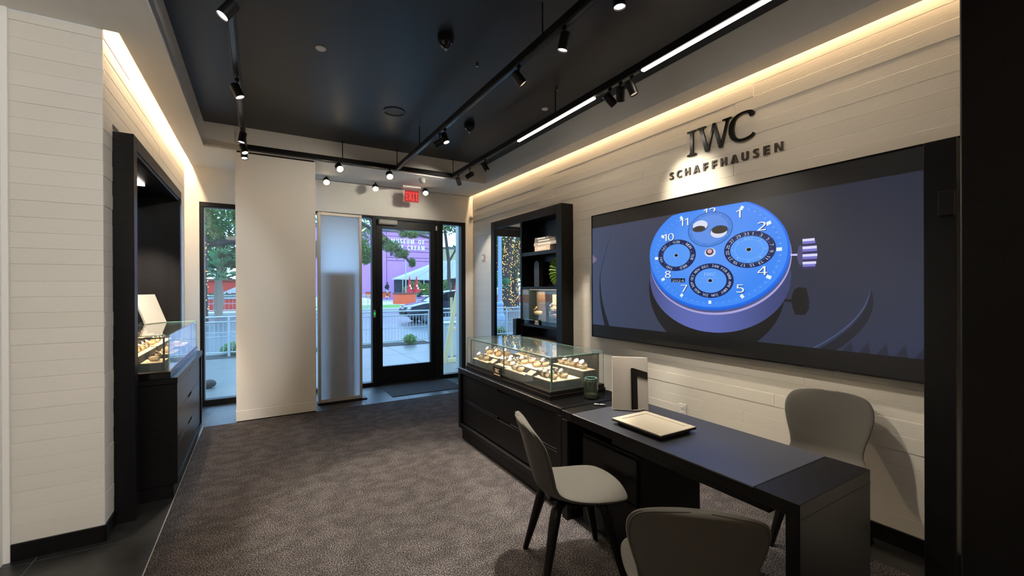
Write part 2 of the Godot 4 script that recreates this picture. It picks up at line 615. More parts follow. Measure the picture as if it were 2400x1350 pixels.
func room() -> void:
	# floor: dark square tiles round the carpet, each a piece of its own, joints sunk
	var fl := thing("floor", "dark grey square floor tiles with pale joints around the carpet", "floor", Vector3.ZERO, 0.0, "", "structure")
	part("screed", G.new().span(Vector3(-1.6, -0.15, -7.36), Vector3(3.7, -0.003, 3.2)), M.grout, fl)
	var tw := 0.606
	var td := 0.613
	for kx in range(-2, 6):
		for kz in range(-8, 5):
			var x0 := 1.877 - 4 * tw + kx * tw
			var z0 := -3.59 + (kz + 2) * td
			var x1 := x0 + tw
			var z1 := z0 + td
			x0 = maxf(x0, -1.3)
			x1 = minf(x1, XR + 0.02)
			z0 = maxf(z0, -7.13)
			if z1 <= z0 + 0.02 or x1 <= x0 + 0.02:
				continue
			var under := x0 > -0.6 and x1 < 3.1 and z0 > -6.1
			if under or z0 > 1.4:
				continue
			part("tile", G.new().span(Vector3(x0 + 0.0022, -0.012, z0 + 0.0022), Vector3(x1 - 0.0022, 0, z1 - 0.0022), 0.001), M.floor_tile, fl)
	part("tile", G.new().span(Vector3(2.483, -0.012, -7.13), Vector3(3.085, 0, -6.655), 0.001), M.floor_tile, fl)
	part("tile", G.new().span(Vector3(3.088, -0.012, -7.13), Vector3(3.39, 0, -6.655), 0.001), M.floor_tile, fl)
	part("tile", G.new().span(Vector3(2.483, -0.012, -6.652), Vector3(3.085, 0, -6.042), 0.001), M.floor_tile, fl)
	part("tile", G.new().span(Vector3(3.088, -0.012, -6.652), Vector3(3.39, 0, -6.042), 0.001), M.floor_tile, fl)
	for k in 9:
		var z1 := -6.039 + k * td
		part("tile", G.new().span(Vector3(3.076, -0.012, z1), Vector3(3.39, 0, minf(z1 + td - 0.003, 0.4)), 0.001), M.floor_tile, fl)
	var cp := solo("carpet", G.new().span(Vector3(-0.563, -0.002, -6.035), Vector3(3.072, 0.008, 3.0), 0.003), M.carpet, "mottled mauve-brown carpet filling the middle of the floor", "carpet")
	cp.set_meta("kind", "structure")
	solo("carpet_edging", G.new().span(Vector3(-0.568, 0, -6.035), Vector3(-0.5625, 0.0085, 3.0)), M.frame_silver, "thin pale metal edging along the left side of the carpet", "edging").set_meta("kind", "structure")
	solo("door_mat", G.new().span(Vector3(1.67, 0, -7.04), Vector3(2.8, 0.009, -6.26), 0.003), M.mat_grey, "charcoal entrance mat lying on tiles in front of the glass door", "mat")
	# right wall: painted board-marked planks, an opening for the shelf unit
	var wr := wall("wall_right", "off-white wall of painted board-marked planks behind the desk", [
		[Vector3(3.395, 0, -7.35), Vector3(3.6, HC, -6.04)], [Vector3(3.395, 2.62, -6.04), Vector3(3.6, HC, -4.2)],
		[Vector3(3.395, 0, -4.2), Vector3(3.6, HC, 0.6)], [Vector3(3.5, 0, -6.04), Vector3(3.6, 2.62, -4.2)]])
	planks(wr, 2, XR, -1.0, ZF, -0.1, HC, [[-6.055, -4.195, 0.0, 2.63]])
	var br := thing("baseboard_right", "black tile baseboard along the planked right wall", "baseboard", Vector3.ZERO, 0.0, "", "structure")
	for k in 7:
		var z0 := -4.19 + k * td
		part("base_tile", G.new().span(Vector3(3.352, 0, z0 + 0.0022), Vector3(3.372, 0.1, minf(z0 + td - 0.0022, -0.12)), 0.001), M.black_wood, br)
	# left wall, and its near end that faces the camera
	var wl := wall("wall_left", "off-white planked wall around the tall black display niche", [
		[Vector3(-1.25, 0, -7.35), Vector3(-0.88, HC, -5.95)], [Vector3(-1.25, 2.68, -5.95), Vector3(-0.88, HC, -3.87)], [Vector3(-1.25, 0, -5.95), Vector3(-1.13, 2.68, -3.87)]])
	planks(wl, 2, XL, 1.0, ZF, -3.672, HC, [[-5.95, -3.865, 0.0, 2.68]])
	var wp := wall("wall_pier", "planked end face of the left wall, lit by a spotlight", [[Vector3(-1.5, 0, -3.868), Vector3(-0.885, HS, -3.69)]])
	planks(wp, 0, -3.665, 1.0, -1.3, -0.853, HS, [])
	var bl := thing("baseboard_left", "black baseboard around the foot of the planked left pier", "baseboard", Vector3.ZERO, 0.0, "", "structure")
	part("base_board", G.new().span(Vector3(-1.285, 0, -3.675), Vector3(-0.842, 0.1, -3.648), 0.002), M.black_wood, bl)
	part("base_board", G.new().span(Vector3(-0.86, 0, -3.868), Vector3(-0.842, 0.1, -3.648), 0.002), M.black_wood, bl)
	# near left wall and the inner room behind the camera
	wall("wall_near_left", "plain cream wall at the near left edge", [[Vector3(-1.5, 0, -3.68), Vector3(-1.29, HS, 3.2)]])
	var cz := thing("trim_1", "cream corner trim at the near left edge", "trim", Vector3.ZERO, 0.0, "", "structure")
	part("trim_strip", G.new().span(Vector3(-1.292, 0, -3.66), Vector3(-1.262, HS, -3.64), 0.003), M.plaster, cz)
	wall("wall_back", "cream wall of the inner room behind the camera", [[Vector3(-1.5, 0, 3.0), Vector3(3.7, HS, 3.2)]])
	wall("wall_portal", "brown edge of the doorway beside the black post", [[Vector3(2.25, 0, -0.28), Vector3(3.6, HC, 0.02)], [Vector3(3.5, 0, 0.02), Vector3(3.7, HC, 3.2)]])

func ceiling() -> void:
	var c := thing("ceiling", "black raised ceiling inside a cream soffit", "ceiling", Vector3.ZERO, 0.0, "", "structure")
	part("black_panel", G.new().span(Vector3(-0.58, HC, -6.1), Vector3(3.13, HC + 0.1, 0.5)), M.black_ceiling, c)
	part("cap", G.new().span(Vector3(-1.6, HC + 0.1, -7.4), Vector3(3.7, HC + 0.2, 3.2)), M.plaster, c)
	part("cove_cap", G.new().span(Vector3(-1.0, HC, -7.2), Vector3(-0.58, HC + 0.1, -3.66)), M.plaster, c)
	part("cove_cap", G.new().span(Vector3(3.13, HC, -7.2), Vector3(3.6, HC + 0.1, 0.5)), M.plaster, c)
	var s := thing("trim_2", "cream soffit framing the black ceiling", "soffit", Vector3.ZERO, 0.0, "", "structure")
	part("soffit_board", G.new().span(Vector3(-0.772, HS, -7.12), Vector3(-0.548, HS + 0.03, -3.66)), M.plaster, s)
	part("soffit_board", G.new().span(Vector3(-1.5, HS, -3.66), Vector3(-0.548, HS + 0.03, 0.4)), M.plaster, s)
	part("soffit_board", G.new().span(Vector3(-0.548, HS, -7.12), Vector3(3.10, HS + 0.03, -6.066)), M.plaster, s)
	part("soffit_board", G.new().span(Vector3(3.10, HS, -7.12), Vector3(3.31, HS + 0.03, 0.4)), M.plaster, s)
	part("soffit_board", G.new().span(Vector3(-1.5, HS, 0.4), Vector3(3.7, HS + 0.03, 3.2)), M.plaster, s)
	part("cove_end", G.new().span(Vector3(-0.86, HS + 0.03, -3.69), Vector3(-0.572, HC, -3.661)), M.plaster, s)
	part("fascia", G.new().span(Vector3(-0.572, HS + 0.03, -6.066), Vector3(-0.548, HC, 0.4)), M.plaster, s)
	part("fascia", G.new().span(Vector3(3.10, HS + 0.03, -6.066), Vector3(3.124, HC, 0.4)), M.plaster, s)
	part("fascia", G.new().span(Vector3(-0.572, HS + 0.03, -6.09), Vector3(3.124, HC, -6.066)), M.plaster, s)
	part("fascia", G.new().span(Vector3(-0.572, HS + 0.03, 0.4), Vector3(3.124, HC, 0.42)), M.plaster, s)
	var sl := thing("trim_3", "thin dark slot in the soffit above the shop front", "trim", Vector3.ZERO, 0.0, "", "structure")
	part("slot", G.new().span(Vector3(-0.24, HS - 0.002, -7.06), Vector3(3.3, HS + 0.004, -7.045)), M.shadow_gap, sl)
	# LED strips lying in the coves
	solo("cove_light", G.new().span(Vector3(3.318, 3.405, -7.05), Vector3(3.352, 3.415, 0.35)), M.cove_led, "warm LED strip hidden in the cove above the right wall", "light strip")
	solo("cove_light", G.new().span(Vector3(-1.27, 3.175, 0.5), Vector3(-1.235, 3.19, 1.6)), M.cove_led, "unseen warm LED strip behind the camera, placed for the desk mirror reflection", "light strip")
	solo("added_fill_panel", G.new().span(Vector3(-0.9, 3.205, 1.3), Vector3(0.3, 3.25, 2.5), 0.004), M.lens_dim, "added square fill light panel behind the camera", "light")  # glowing face of the added fill light
	solo("cove_light", G.new().span(Vector3(-0.837, 3.405, -7.05), Vector3(-0.803, 3.415, -3.7)), M.cove_led, "warm LED strip hidden in the cove above the left wall", "light strip")
	# fittings on the black ceiling
	for q in [[0.436, -3.758, 0.04, "white round sprinkler cover on the black ceiling near the left track"], [2.681, -3.815, 0.036, "white round sprinkler cover on the black ceiling near the right track"]]:
		solo("sprinkler_cover", G.new().lathe([Vector2(0, -0.008), Vector2(q[2] * 0.9, -0.008), Vector2(q[2], -0.003), Vector2(q[2], 0)], 28), M.white_plastic, q[3], "sprinkler", Vector3(q[0], HC, q[1]), 0.0, "sprinkler covers")
	var sp := thing("ceiling_speaker", "flush round black loudspeaker in the black ceiling", "speaker", Vector3(1.284, HC, -4.7))
	part("grille", G.new().lathe([Vector2(0, -0.006), Vector2(0.1, -0.006)], 36), M.black_metal, sp)
	part("rim", G.new().lathe([Vector2(0.1, -0.006), Vector2(0.102, -0.013), Vector2(0.115, -0.011), Vector2(0.118, 0)], 36), M.track_face, sp)
	for q in [[1.247, -3.096, "black domed smoke detector between the left and middle tracks"], [2.149, -4.611, "black domed smoke detector between the middle and right tracks"]]:
		var d := thing("smoke_detector", q[2], "smoke detector", Vector3(q[0], HC, q[1]), 0.0, "smoke detectors on the black ceiling")
		part("base", G.new().lathe([Vector2(0.052, -0.062), Vector2(0.06, -0.055), Vector2(0.064, -0.01), Vector2(0.064, 0)], 28), M.black_metal, d)
		part("dome", G.new().lathe([Vector2(0, -0.098), Vector2(0.02, -0.094), Vector2(0.038, -0.08), Vector2(0.052, -0.062)], 28), M.black_gloss, d)
		part("nozzle", G.new().ball(Vector3(0, -0.1, 0), Vector3(0.012, 0.012, 0.012)), M.chrome, d)
	for q in [[1.625, -3.326, "tiny steel sprinkler tip on the black ceiling left of the middle track"], [2.485, -3.335, "tiny steel sprinkler tip on the black ceiling right of the middle track"]]:
		var d := thing("sprinkler_tip", q[2], "sprinkler", Vector3(q[0], HC, q[1]))
		part("stem", G.new().lathe([Vector2(0.004, -0.03), Vector2(0.007, -0.02), Vector2(0.007, 0)], 12), M.black_metal, d)
		part("disc", G.new().lathe([Vector2(0, -0.034), Vector2(0.012, -0.032), Vector2(0.012, -0.029), Vector2(0.003, -0.028)], 14), M.chrome, d)
	var cm := thing("ceiling_camera", "small grey round sensor under the soffit near the exit sign", "sensor", Vector3(2.13, HS, -6.25))
	part("mount", G.new().lathe([Vector2(0.05, -0.03), Vector2(0.052, 0)], 24), M.grey_plastic, cm)
	part("body", G.new().lathe([Vector2(0, -0.075), Vector2(0.03, -0.07), Vector2(0.042, -0.05), Vector2(0.042, -0.03)], 24), M.grey_plastic, cm)
	var ex := thing("exit_sign", "clear edge-lit exit sign with red letters hanging over the door", "sign", Vector3(2.135, HS, -6.8))
	part("canopy", G.new().span(Vector3(-0.15, -0.03, -0.025), Vector3(0.15, 0, 0.025), 0.004), M.white_plastic, ex)
	part("panel", G.new().span(Vector3(-0.145, -0.265, -0.004), Vector3(0.145, -0.03, 0.004), 0.001), M.acrylic, ex)
	part("red_field", G.new().span(Vector3(-0.112, -0.262, 0.0045), Vector3(0.112, -0.075, 0.006)), M.red_dim, ex)
	text_on(ex, "letter", "EXIT", M.red_glow, "Droid Sans", true, Vector3(0, -0.168, 0.0065), Basis(), 0.2, 0.135, 0.006)

# flat lettering: each character a mesh of its own inside width w, height h, centred at 'at'
func text_on(o: Node3D, nm: String, s: String, m: Material, font: String, bold: bool, at: Vector3, b: Basis, w: float, h: float, depth: float, gap := 0.12) -> void:
	var f := SystemFont.new()
	f.font_names = PackedStringArray([font])
	if bold:
		f.font_weight = 700
	var items := []
	var total := 0.0
	for ch in s:
		if ch == " ":
			total += 0.45
			items.append(null)
			continue
		var tm := TextMesh.new()
		tm.text = ch
		tm.font = f
		tm.font_size = 64
		tm.pixel_size = 0.01
		tm.depth = 0.05
		tm.curve_step = 1.0
		var bb := tm.get_aabb()
		items.append([tm, bb])
		total += bb.size.x + gap
	total -= gap
	var cap := 0.0
	for it in items:
		if it:
			cap = maxf(cap, it[1].size.y)
	var pen := 0.0
	for it in items:
		if it == null:
			pen += 0.45
			continue
		var bb: AABB = it[1]
		var sx := w / total
		var sy := h / cap
		var mi := part(nm, it[0], m, o)
		var sc := Vector3(sx, sy, depth / 0.05)
		var off := Vector3((pen - total / 2.0 - bb.position.x) * sx, -(bb.position.y + bb.size.y / 2.0) * sy, depth / 2.0)
		mi.transform = Transform3D(b * Basis.from_scale(sc), at + b * off)
		pen += bb.size.x + gap

func front() -> void:
	var wf := wall("wall_front", "plain cream wall above and beside the glass shop front", [
		[Vector3(-1.25, 2.775, -7.35), Vector3(3.6, HC, ZF)], [Vector3(-1.25, 0, -7.35), Vector3(-0.695, 2.775, ZF)], [Vector3(3.225, 0, -7.35), Vector3(3.6, 2.775, ZF)]])
	wf.position = Vector3.ZERO
	var z0 := -7.25
	var z1 := -7.12
	var bar := func(o: Node3D, nm: String, a: Vector2, b: Vector2) -> void:
		part(nm, G.new().span(Vector3(a.x, a.y, z0), Vector3(b.x, b.y, z1), 0.004), M.black_metal, o)
	var gl := func(o: Node3D, a: Vector2, b: Vector2) -> void:
		part("pane", G.new().span(Vector3(a.x, a.y, -7.19), Vector3(b.x, b.y, -7.182)), M.shop_glass, o)
	var w1 := thing("window_1", "tall black-framed shop window left of the cream column", "window", Vector3.ZERO, 0.0, "", "structure")
	bar.call(w1, "frame_head", Vector2(-0.695, 2.715), Vector2(0.70, 2.775))
	bar.call(w1, "frame_sill", Vector2(-0.695, 0.0), Vector2(0.70, 0.08))
	bar.call(w1, "frame_jamb", Vector2(-0.695, 0.08), Vector2(-0.65, 2.715))
	bar.call(w1, "frame_jamb", Vector2(0.70, 0.0), Vector2(0.735, 2.775))
	gl.call(w1, Vector2(-0.65, 0.08), Vector2(0.70, 2.715))
	part("glazing_bead", G.new().span(Vector3(-0.652, 0.08, -7.2), Vector3(-0.64, 2.715, -7.16)).span(Vector3(-0.652, 2.705, -7.2), Vector3(0.7, 2.717, -7.16)), M.rail_grey, w1)
	var w2 := thing("window_2", "narrow glass light between the frosted panel and the door", "window", Vector3.ZERO, 0.0, "", "structure")
	bar.call(w2, "frame_head", Vector2(0.735, 2.735), Vector2(1.578, 2.775))
	bar.call(w2, "frame_sill", Vector2(0.735, 0.0), Vector2(1.578, 0.062))
	bar.call(w2, "frame_jamb", Vector2(1.578, 0.0), Vector2(1.640, 2.775))
	gl.call(w2, Vector2(0.735, 0.062), Vector2(1.578, 2.735))
	var d := thing("door_1", "black-framed full-glass entrance door", "door", Vector3.ZERO, 0.0, "", "structure")
	bar.call(d, "frame_head", Vector2(1.640, 2.725), Vector2(2.735, 2.775))
	bar.call(d, "frame_jamb", Vector2(2.675, 0.0), Vector2(2.735, 2.725))
	var lz0 := -7.225
	var lz1 := -7.145
	for q in [[1.646, 0.012, 1.747, 2.718, "stile"], [2.575, 0.012, 2.669, 2.718, "stile"], [1.747, 2.586, 2.575, 2.718, "top_rail"], [1.747, 0.012, 2.575, 0.301, "bottom_rail"]]:
		part(q[4], G.new().span(Vector3(q[0], q[1], lz0), Vector3(q[2], q[3], lz1), 0.004), M.black_metal, d)
	part("pane", G.new().span(Vector3(1.747, 0.301, -7.19), Vector3(2.575, 2.586, -7.182)), M.shop_glass, d)
	part("threshold", G.new().span(Vector3(1.64, 0, -7.25), Vector3(2.735, 0.011, -7.1), 0.003), M.bronze, d)
	part("door_handle", G.new().tube([Vector3(1.70, 0.95, -7.10), Vector3(1.70, 1.3, -7.10)], 0.011, 10), M.black_metal, d)
	part("handle_post", G.new().tube([Vector3(1.70, 0.98, -7.10), Vector3(1.70, 0.98, -7.15)], 0.008, 8), M.black_metal, d)
	part("handle_post", G.new().tube([Vector3(1.70, 1.27, -7.10), Vector3(1.70, 1.27, -7.15)], 0.008, 8), M.black_metal, d)
	var w3 := thing("window_3", "narrow glass sidelight right of the entrance door", "window", Vector3.ZERO, 0.0, "", "structure")
	bar.call(w3, "frame_head", Vector2(2.735, 2.72), Vector2(3.225, 2.775))
	bar.call(w3, "frame_sill", Vector2(2.735, 0.0), Vector2(3.225, 0.06))
	bar.call(w3, "frame_jamb", Vector2(2.735, 0.06), Vector2(2.797, 2.72))
	bar.call(w3, "frame_jamb", Vector2(3.15, 0.06), Vector2(3.225, 2.72))
	gl.call(w3, Vector2(2.797, 0.06), Vector2(3.15, 2.72))
	# small fittings
	var mc := thing("door_operator_box", "grey plastic operator box at the top left of the door", "box", Vector3(1.83, 2.68, -7.105))
	part("cover", G.new().box(Vector3.ZERO, Vector3(0.30, 0.075, 0.07), 0.008), M.grey_plastic, mc)
	part("seam", G.new().box(Vector3(0, -0.03, 0.0355), Vector3(0.28, 0.004, 0.002)), M.shadow_gap, mc)
	solo("door_contact", G.new().span(Vector3(2.66, 2.60, -7.145), Vector3(2.69, 2.68, -7.115), 0.004), M.white_plastic, "small white contact sensor at the top right of the door", "sensor")
	var ib := thing("release_button", "small steel door release with a green light beside the door", "button", Vector3(1.61, 1.18, -7.12))
	part("plate", G.new().span(Vector3(-0.018, -0.06, 0), Vector3(0.018, 0.06, 0.014), 0.003), M.grey_plastic, ib)
	part("light", G.new().span(Vector3(-0.012, -0.022, 0.0141), Vector3(0.012, 0.022, 0.018), 0.002), M.green_dot, ib)
	var sc := thing("wall_camera", "small white round camera high on the front wall beside the right corner", "camera", Vector3(3.325, 2.876, ZF))
	part("mount", G.new().tube([Vector3(0, 0, 0), Vector3(0, 0, 0.03)], 0.028, 16), M.grey_plastic, sc)
	part("head", G.new().ball(Vector3(-0.005, -0.012, 0.055), Vector3(0.034, 0.034, 0.034)), M.grey_plastic, sc)
	var th := thing("thermostat", "small grey wall control near the front corner of the right wall", "thermostat", Vector3(XR - 0.006, 2.117, -6.642))
	part("case", G.new().box(Vector3(-0.012, 0, 0), Vector3(0.03, 0.115, 0.085), 0.006), M.grey_plastic, th)
	part("dial_face", G.new().box(Vector3(-0.028, 0.0, 0), Vector3(0.003, 0.06, 0.05)), M.white_plastic, th)
	# column with a shadow gap at the ceiling and a base board
	var co := thing("column", "wide smooth cream column standing before the shop window", "column", Vector3(0.1935, 0, -6.06), 0.0, "", "structure")
	part("shaft", G.new().span(Vector3(-0.4365, 0.14, -0.5), Vector3(0.4365, 3.228, 0)), M.plaster, co)
	part("shadow_gap", G.new().span(Vector3(-0.42, 3.228, -0.48), Vector3(0.42, HS + 0.005, -0.008)), M.shadow_gap, co)
	part("base_board", G.new().span(Vector3(-0.441, 0.012, -0.5), Vector3(0.441, 0.137, 0.006), 0.003), M.plaster, co)
	part("base_gap_shade", G.new().span(Vector3(-0.43, 0, -0.49), Vector3(0.43, 0.142, -0.006)), M.shadow_gap, co)  # dark core stands in for shade at the floor and groove
	# free-standing frosted panel
	var lb := thing("frosted_screen", "tall silver-framed frosted panel standing between column and door", "screen", Vector3(0.98, 0, -6.38))
	part("base_plate", G.new().span(Vector3(-0.30, 0, -0.12), Vector3(0.35, 0.02, 0.03), 0.003), M.black_metal, lb)
	part("frame_side", G.new().span(Vector3(-0.29, 0.02, -0.13), Vector3(-0.255, 2.645, 0), 0.003), M.frame_silver, lb)
	part("frame_side", G.new().span(Vector3(0.255, 0.02, -0.13), Vector3(0.29, 2.645, 0), 0.003), M.frame_silver, lb)
	part("frame_top", G.new().span(Vector3(-0.255, 2.605, -0.13), Vector3(0.255, 2.645, 0), 0.003), M.frame_silver, lb)
	part("frame_bottom", G.new().span(Vector3(-0.255, 0.02, -0.13), Vector3(0.255, 0.062, 0), 0.003), M.frame_silver, lb)
	part("frosted_sheet", G.new().span(Vector3(-0.257, 0.06, -0.016), Vector3(0.257, 2.607, -0.015)), M.frosted, lb)
	part("poster_back", G.new().span(Vector3(-0.215, 0.062, -0.105), Vector3(0.205, 1.86, -0.10)), M.brown_board, lb)

# ---------------------------------------------------------------- left niche
func watch(o: Node3D, style: int) -> void:   # lies on its cushion, facing up and towards -x; origin at cushion foot
	var S: Array = [["steel", "dial_white", "steel"], ["steel", "dial_dark", "strap_dark"], ["steel", "dial_dark", "steel"], ["gold", "dial_white", "strap_brown"], ["steel", "dial_green", "strap_dark"], ["chrome", "dial_dark", "steel"]][style]
	part("cushion", G.new().grid(16, 8, func(a, b):
		var th: float = a * TAU
		var s: float = sin(b * PI)
		var cc := absf(s)
		return Vector3(cos(th) * 0.032 * pow(cc, 0.5), 0.016 - cos(b * PI) * 0.016 + 0.004 * cc, -sin(th) * 0.024 * pow(cc, 0.5)), true, false), M.cushion, o)
	var g := G.new()
	for k in 18:
		var a0 := TAU * k / 18.0 + 0.02
		var a1 := TAU * (k + 1) / 18.0 - 0.02
		var pa := Vector3(cos(a0) * 0.031, 0.024 + sin(a0) * 0.023, 0)
		var pb := Vector3(cos(a1) * 0.031, 0.024 + sin(a1) * 0.023, 0)
		var d := (pb - pa)
		var nn := Vector3(d.y, -d.x, 0).normalized()
		var w := Vector3(0, 0, 0.0095)
		g.quad(pa + nn * 0.003 - w, pa + nn * 0.003 + w, pb + nn * 0.003 + w, pb + nn * 0.003 - w)
		g.quad(pa + nn * 0.003 + w, pa - nn * 0.001 + w, pb - nn * 0.001 + w, pb + nn * 0.003 + w)
		g.quad(pa - nn * 0.001 - w, pa + nn * 0.003 - w, pb + nn * 0.003 - w, pb - nn * 0.001 - w)
	part("strap", g, M[S[2]], o)
	var h := Transform3D(Basis(Vector3(0, 0, 1), 0.75), Vector3(-0.018, 0.047, 0))
	g = G.new()
	g.x = h
	g.lathe([Vector2(0.016, -0.003), Vector2(0.019, 0.0), Vector2(0.02, 0.005), Vector2(0.0175, 0.009), Vector2(0.0165, 0.0085)], 18)
	g.tube([Vector3(0, 0.003, 0.02), Vector3(0, 0.003, 0.0245)], 0.003, 8)
	part("case", g, M[S[0]], o)
	g = G.new()
	g.x = h
	g.lathe([Vector2(0.0165, 0.0083), Vector2(0, 0.0083)], 18)
	part("dial", g, M[S[1]], o)

var watch_kind := {}

func put_watch(style: int, p: Vector3, turn: float, label: String, group: String, size := 1.2) -> void:
	if not watch_kind.has(style):
		var o := thing("wristwatch", label, "watch", p, turn, group)
		watch(o, style)
		watch_kind[style] = o
		o.scale = Vector3.ONE * size
	else:
		var r := dup(watch_kind[style], "wristwatch", label, p, turn, group)
		r.scale = Vector3.ONE * size
		if not group:
			r.remove_meta("group")

func tray_riser(nm_label: String, a: Vector3, b: Vector3, group: String, lip := true) -> void:   # dark block with a cream top between two corners
	var o := thing("display_riser", nm_label, "tray", Vector3((a.x + b.x) / 2.0, a.y, (a.z + b.z) / 2.0), 0.0, group)
	var s := (b - a).abs()
	part("block", G.new().span(Vector3(-s.x / 2, 0, -s.z / 2), Vector3(s.x / 2, s.y - 0.004, s.z / 2), 0.001), M.riser, o)
	part("cream_top", G.new().span(Vector3(-s.x / 2 + 0.002, s.y - 0.004, -s.z / 2 + 0.002), Vector3(s.x / 2 - 0.002, s.y, s.z / 2 - 0.002), 0.001), M.cream_suede, o)

func glass_case(nm: String, label: String, a: Vector3, b: Vector3, parent_name := "vitrine") -> Node3D:   # five panes with greenish edges between two corners
	var o := thing(nm, label, parent_name, Vector3((a.x + b.x) / 2.0, a.y, (a.z + b.z) / 2.0))
	var s := (b - a).abs()
	var hx := s.x / 2
	var hz := s.z / 2
	var q := 0.006
	part("glass_top", G.new().span(Vector3(-hx, s.y - q, -hz), Vector3(hx, s.y, hz)), M.glass, o)
	part("glass_front", G.new().span(Vector3(-hx, 0, -hz + q), Vector3(-hx + q, s.y - q, hz - q)), M.glass, o)
	part("glass_back", G.new().span(Vector3(hx - q, 0, -hz + q), Vector3(hx, s.y - q, hz - q)), M.glass, o)
	part("glass_end", G.new().span(Vector3(-hx, 0, -hz), Vector3(hx, s.y - q, -hz + q)), M.glass, o)
	part("glass_end", G.new().span(Vector3(-hx, 0, hz - q), Vector3(hx, s.y - q, hz)), M.glass, o)
	for e in [[Vector3(-hx, s.y, -hz), Vector3(-hx, s.y, hz)], [Vector3(hx, s.y, -hz), Vector3(hx, s.y, hz)], [Vector3(-hx, s.y, -hz), Vector3(hx, s.y, -hz)], [Vector3(-hx, s.y, hz), Vector3(hx, s.y, hz)],
		[Vector3(-hx, 0, -hz), Vector3(-hx, s.y, -hz)], [Vector3(hx, 0, -hz), Vector3(hx, s.y, -hz)], [Vector3(-hx, 0, hz), Vector3(-hx, s.y, hz)], [Vector3(hx, 0, hz), Vector3(hx, s.y, hz)]]:
		var aa: Vector3 = e[0]
		var bb: Vector3 = e[1]
		part("glass_edge", G.new().box((aa + bb) / 2.0, (bb - aa).abs() + Vector3(0.004, 0.004, 0.004), 0.001), M.glass_edge, o)
	return o

func drawer_front(o: Node3D, x: float, out: float, y0: float, y1: float, z0: float, z1: float, hz: float, label := "") -> void:   # a drawer whose top edge is notched as a pull
	var g := G.new()
	var nw := 0.11
	var nh := 0.022
	var a := minf(x, x - out * 0.02)
	var b := maxf(x, x - out * 0.02)
	g.span(Vector3(a, y0, z0), Vector3(b, y1 - nh, z1), 0.002)
	g.span(Vector3(a, y1 - nh, z0), Vector3(b, y1, hz - nw), 0.002)
	g.span(Vector3(a, y1 - nh, hz + nw), Vector3(b, y1, z1), 0.002)
	var d := part("drawer", g, M.black_wood, o, label)
	part("pull_recess", G.new().span(Vector3(a, y1 - nh, hz - nw), Vector3((a + b) / 2.0, y1, hz + nw)) if out < 0.0 and false else G.new().span(Vector3(x - out * 0.016, y1 - nh, hz - nw), Vector3(x - out * 0.02, y1, hz + nw)), M.shadow_gap, d)

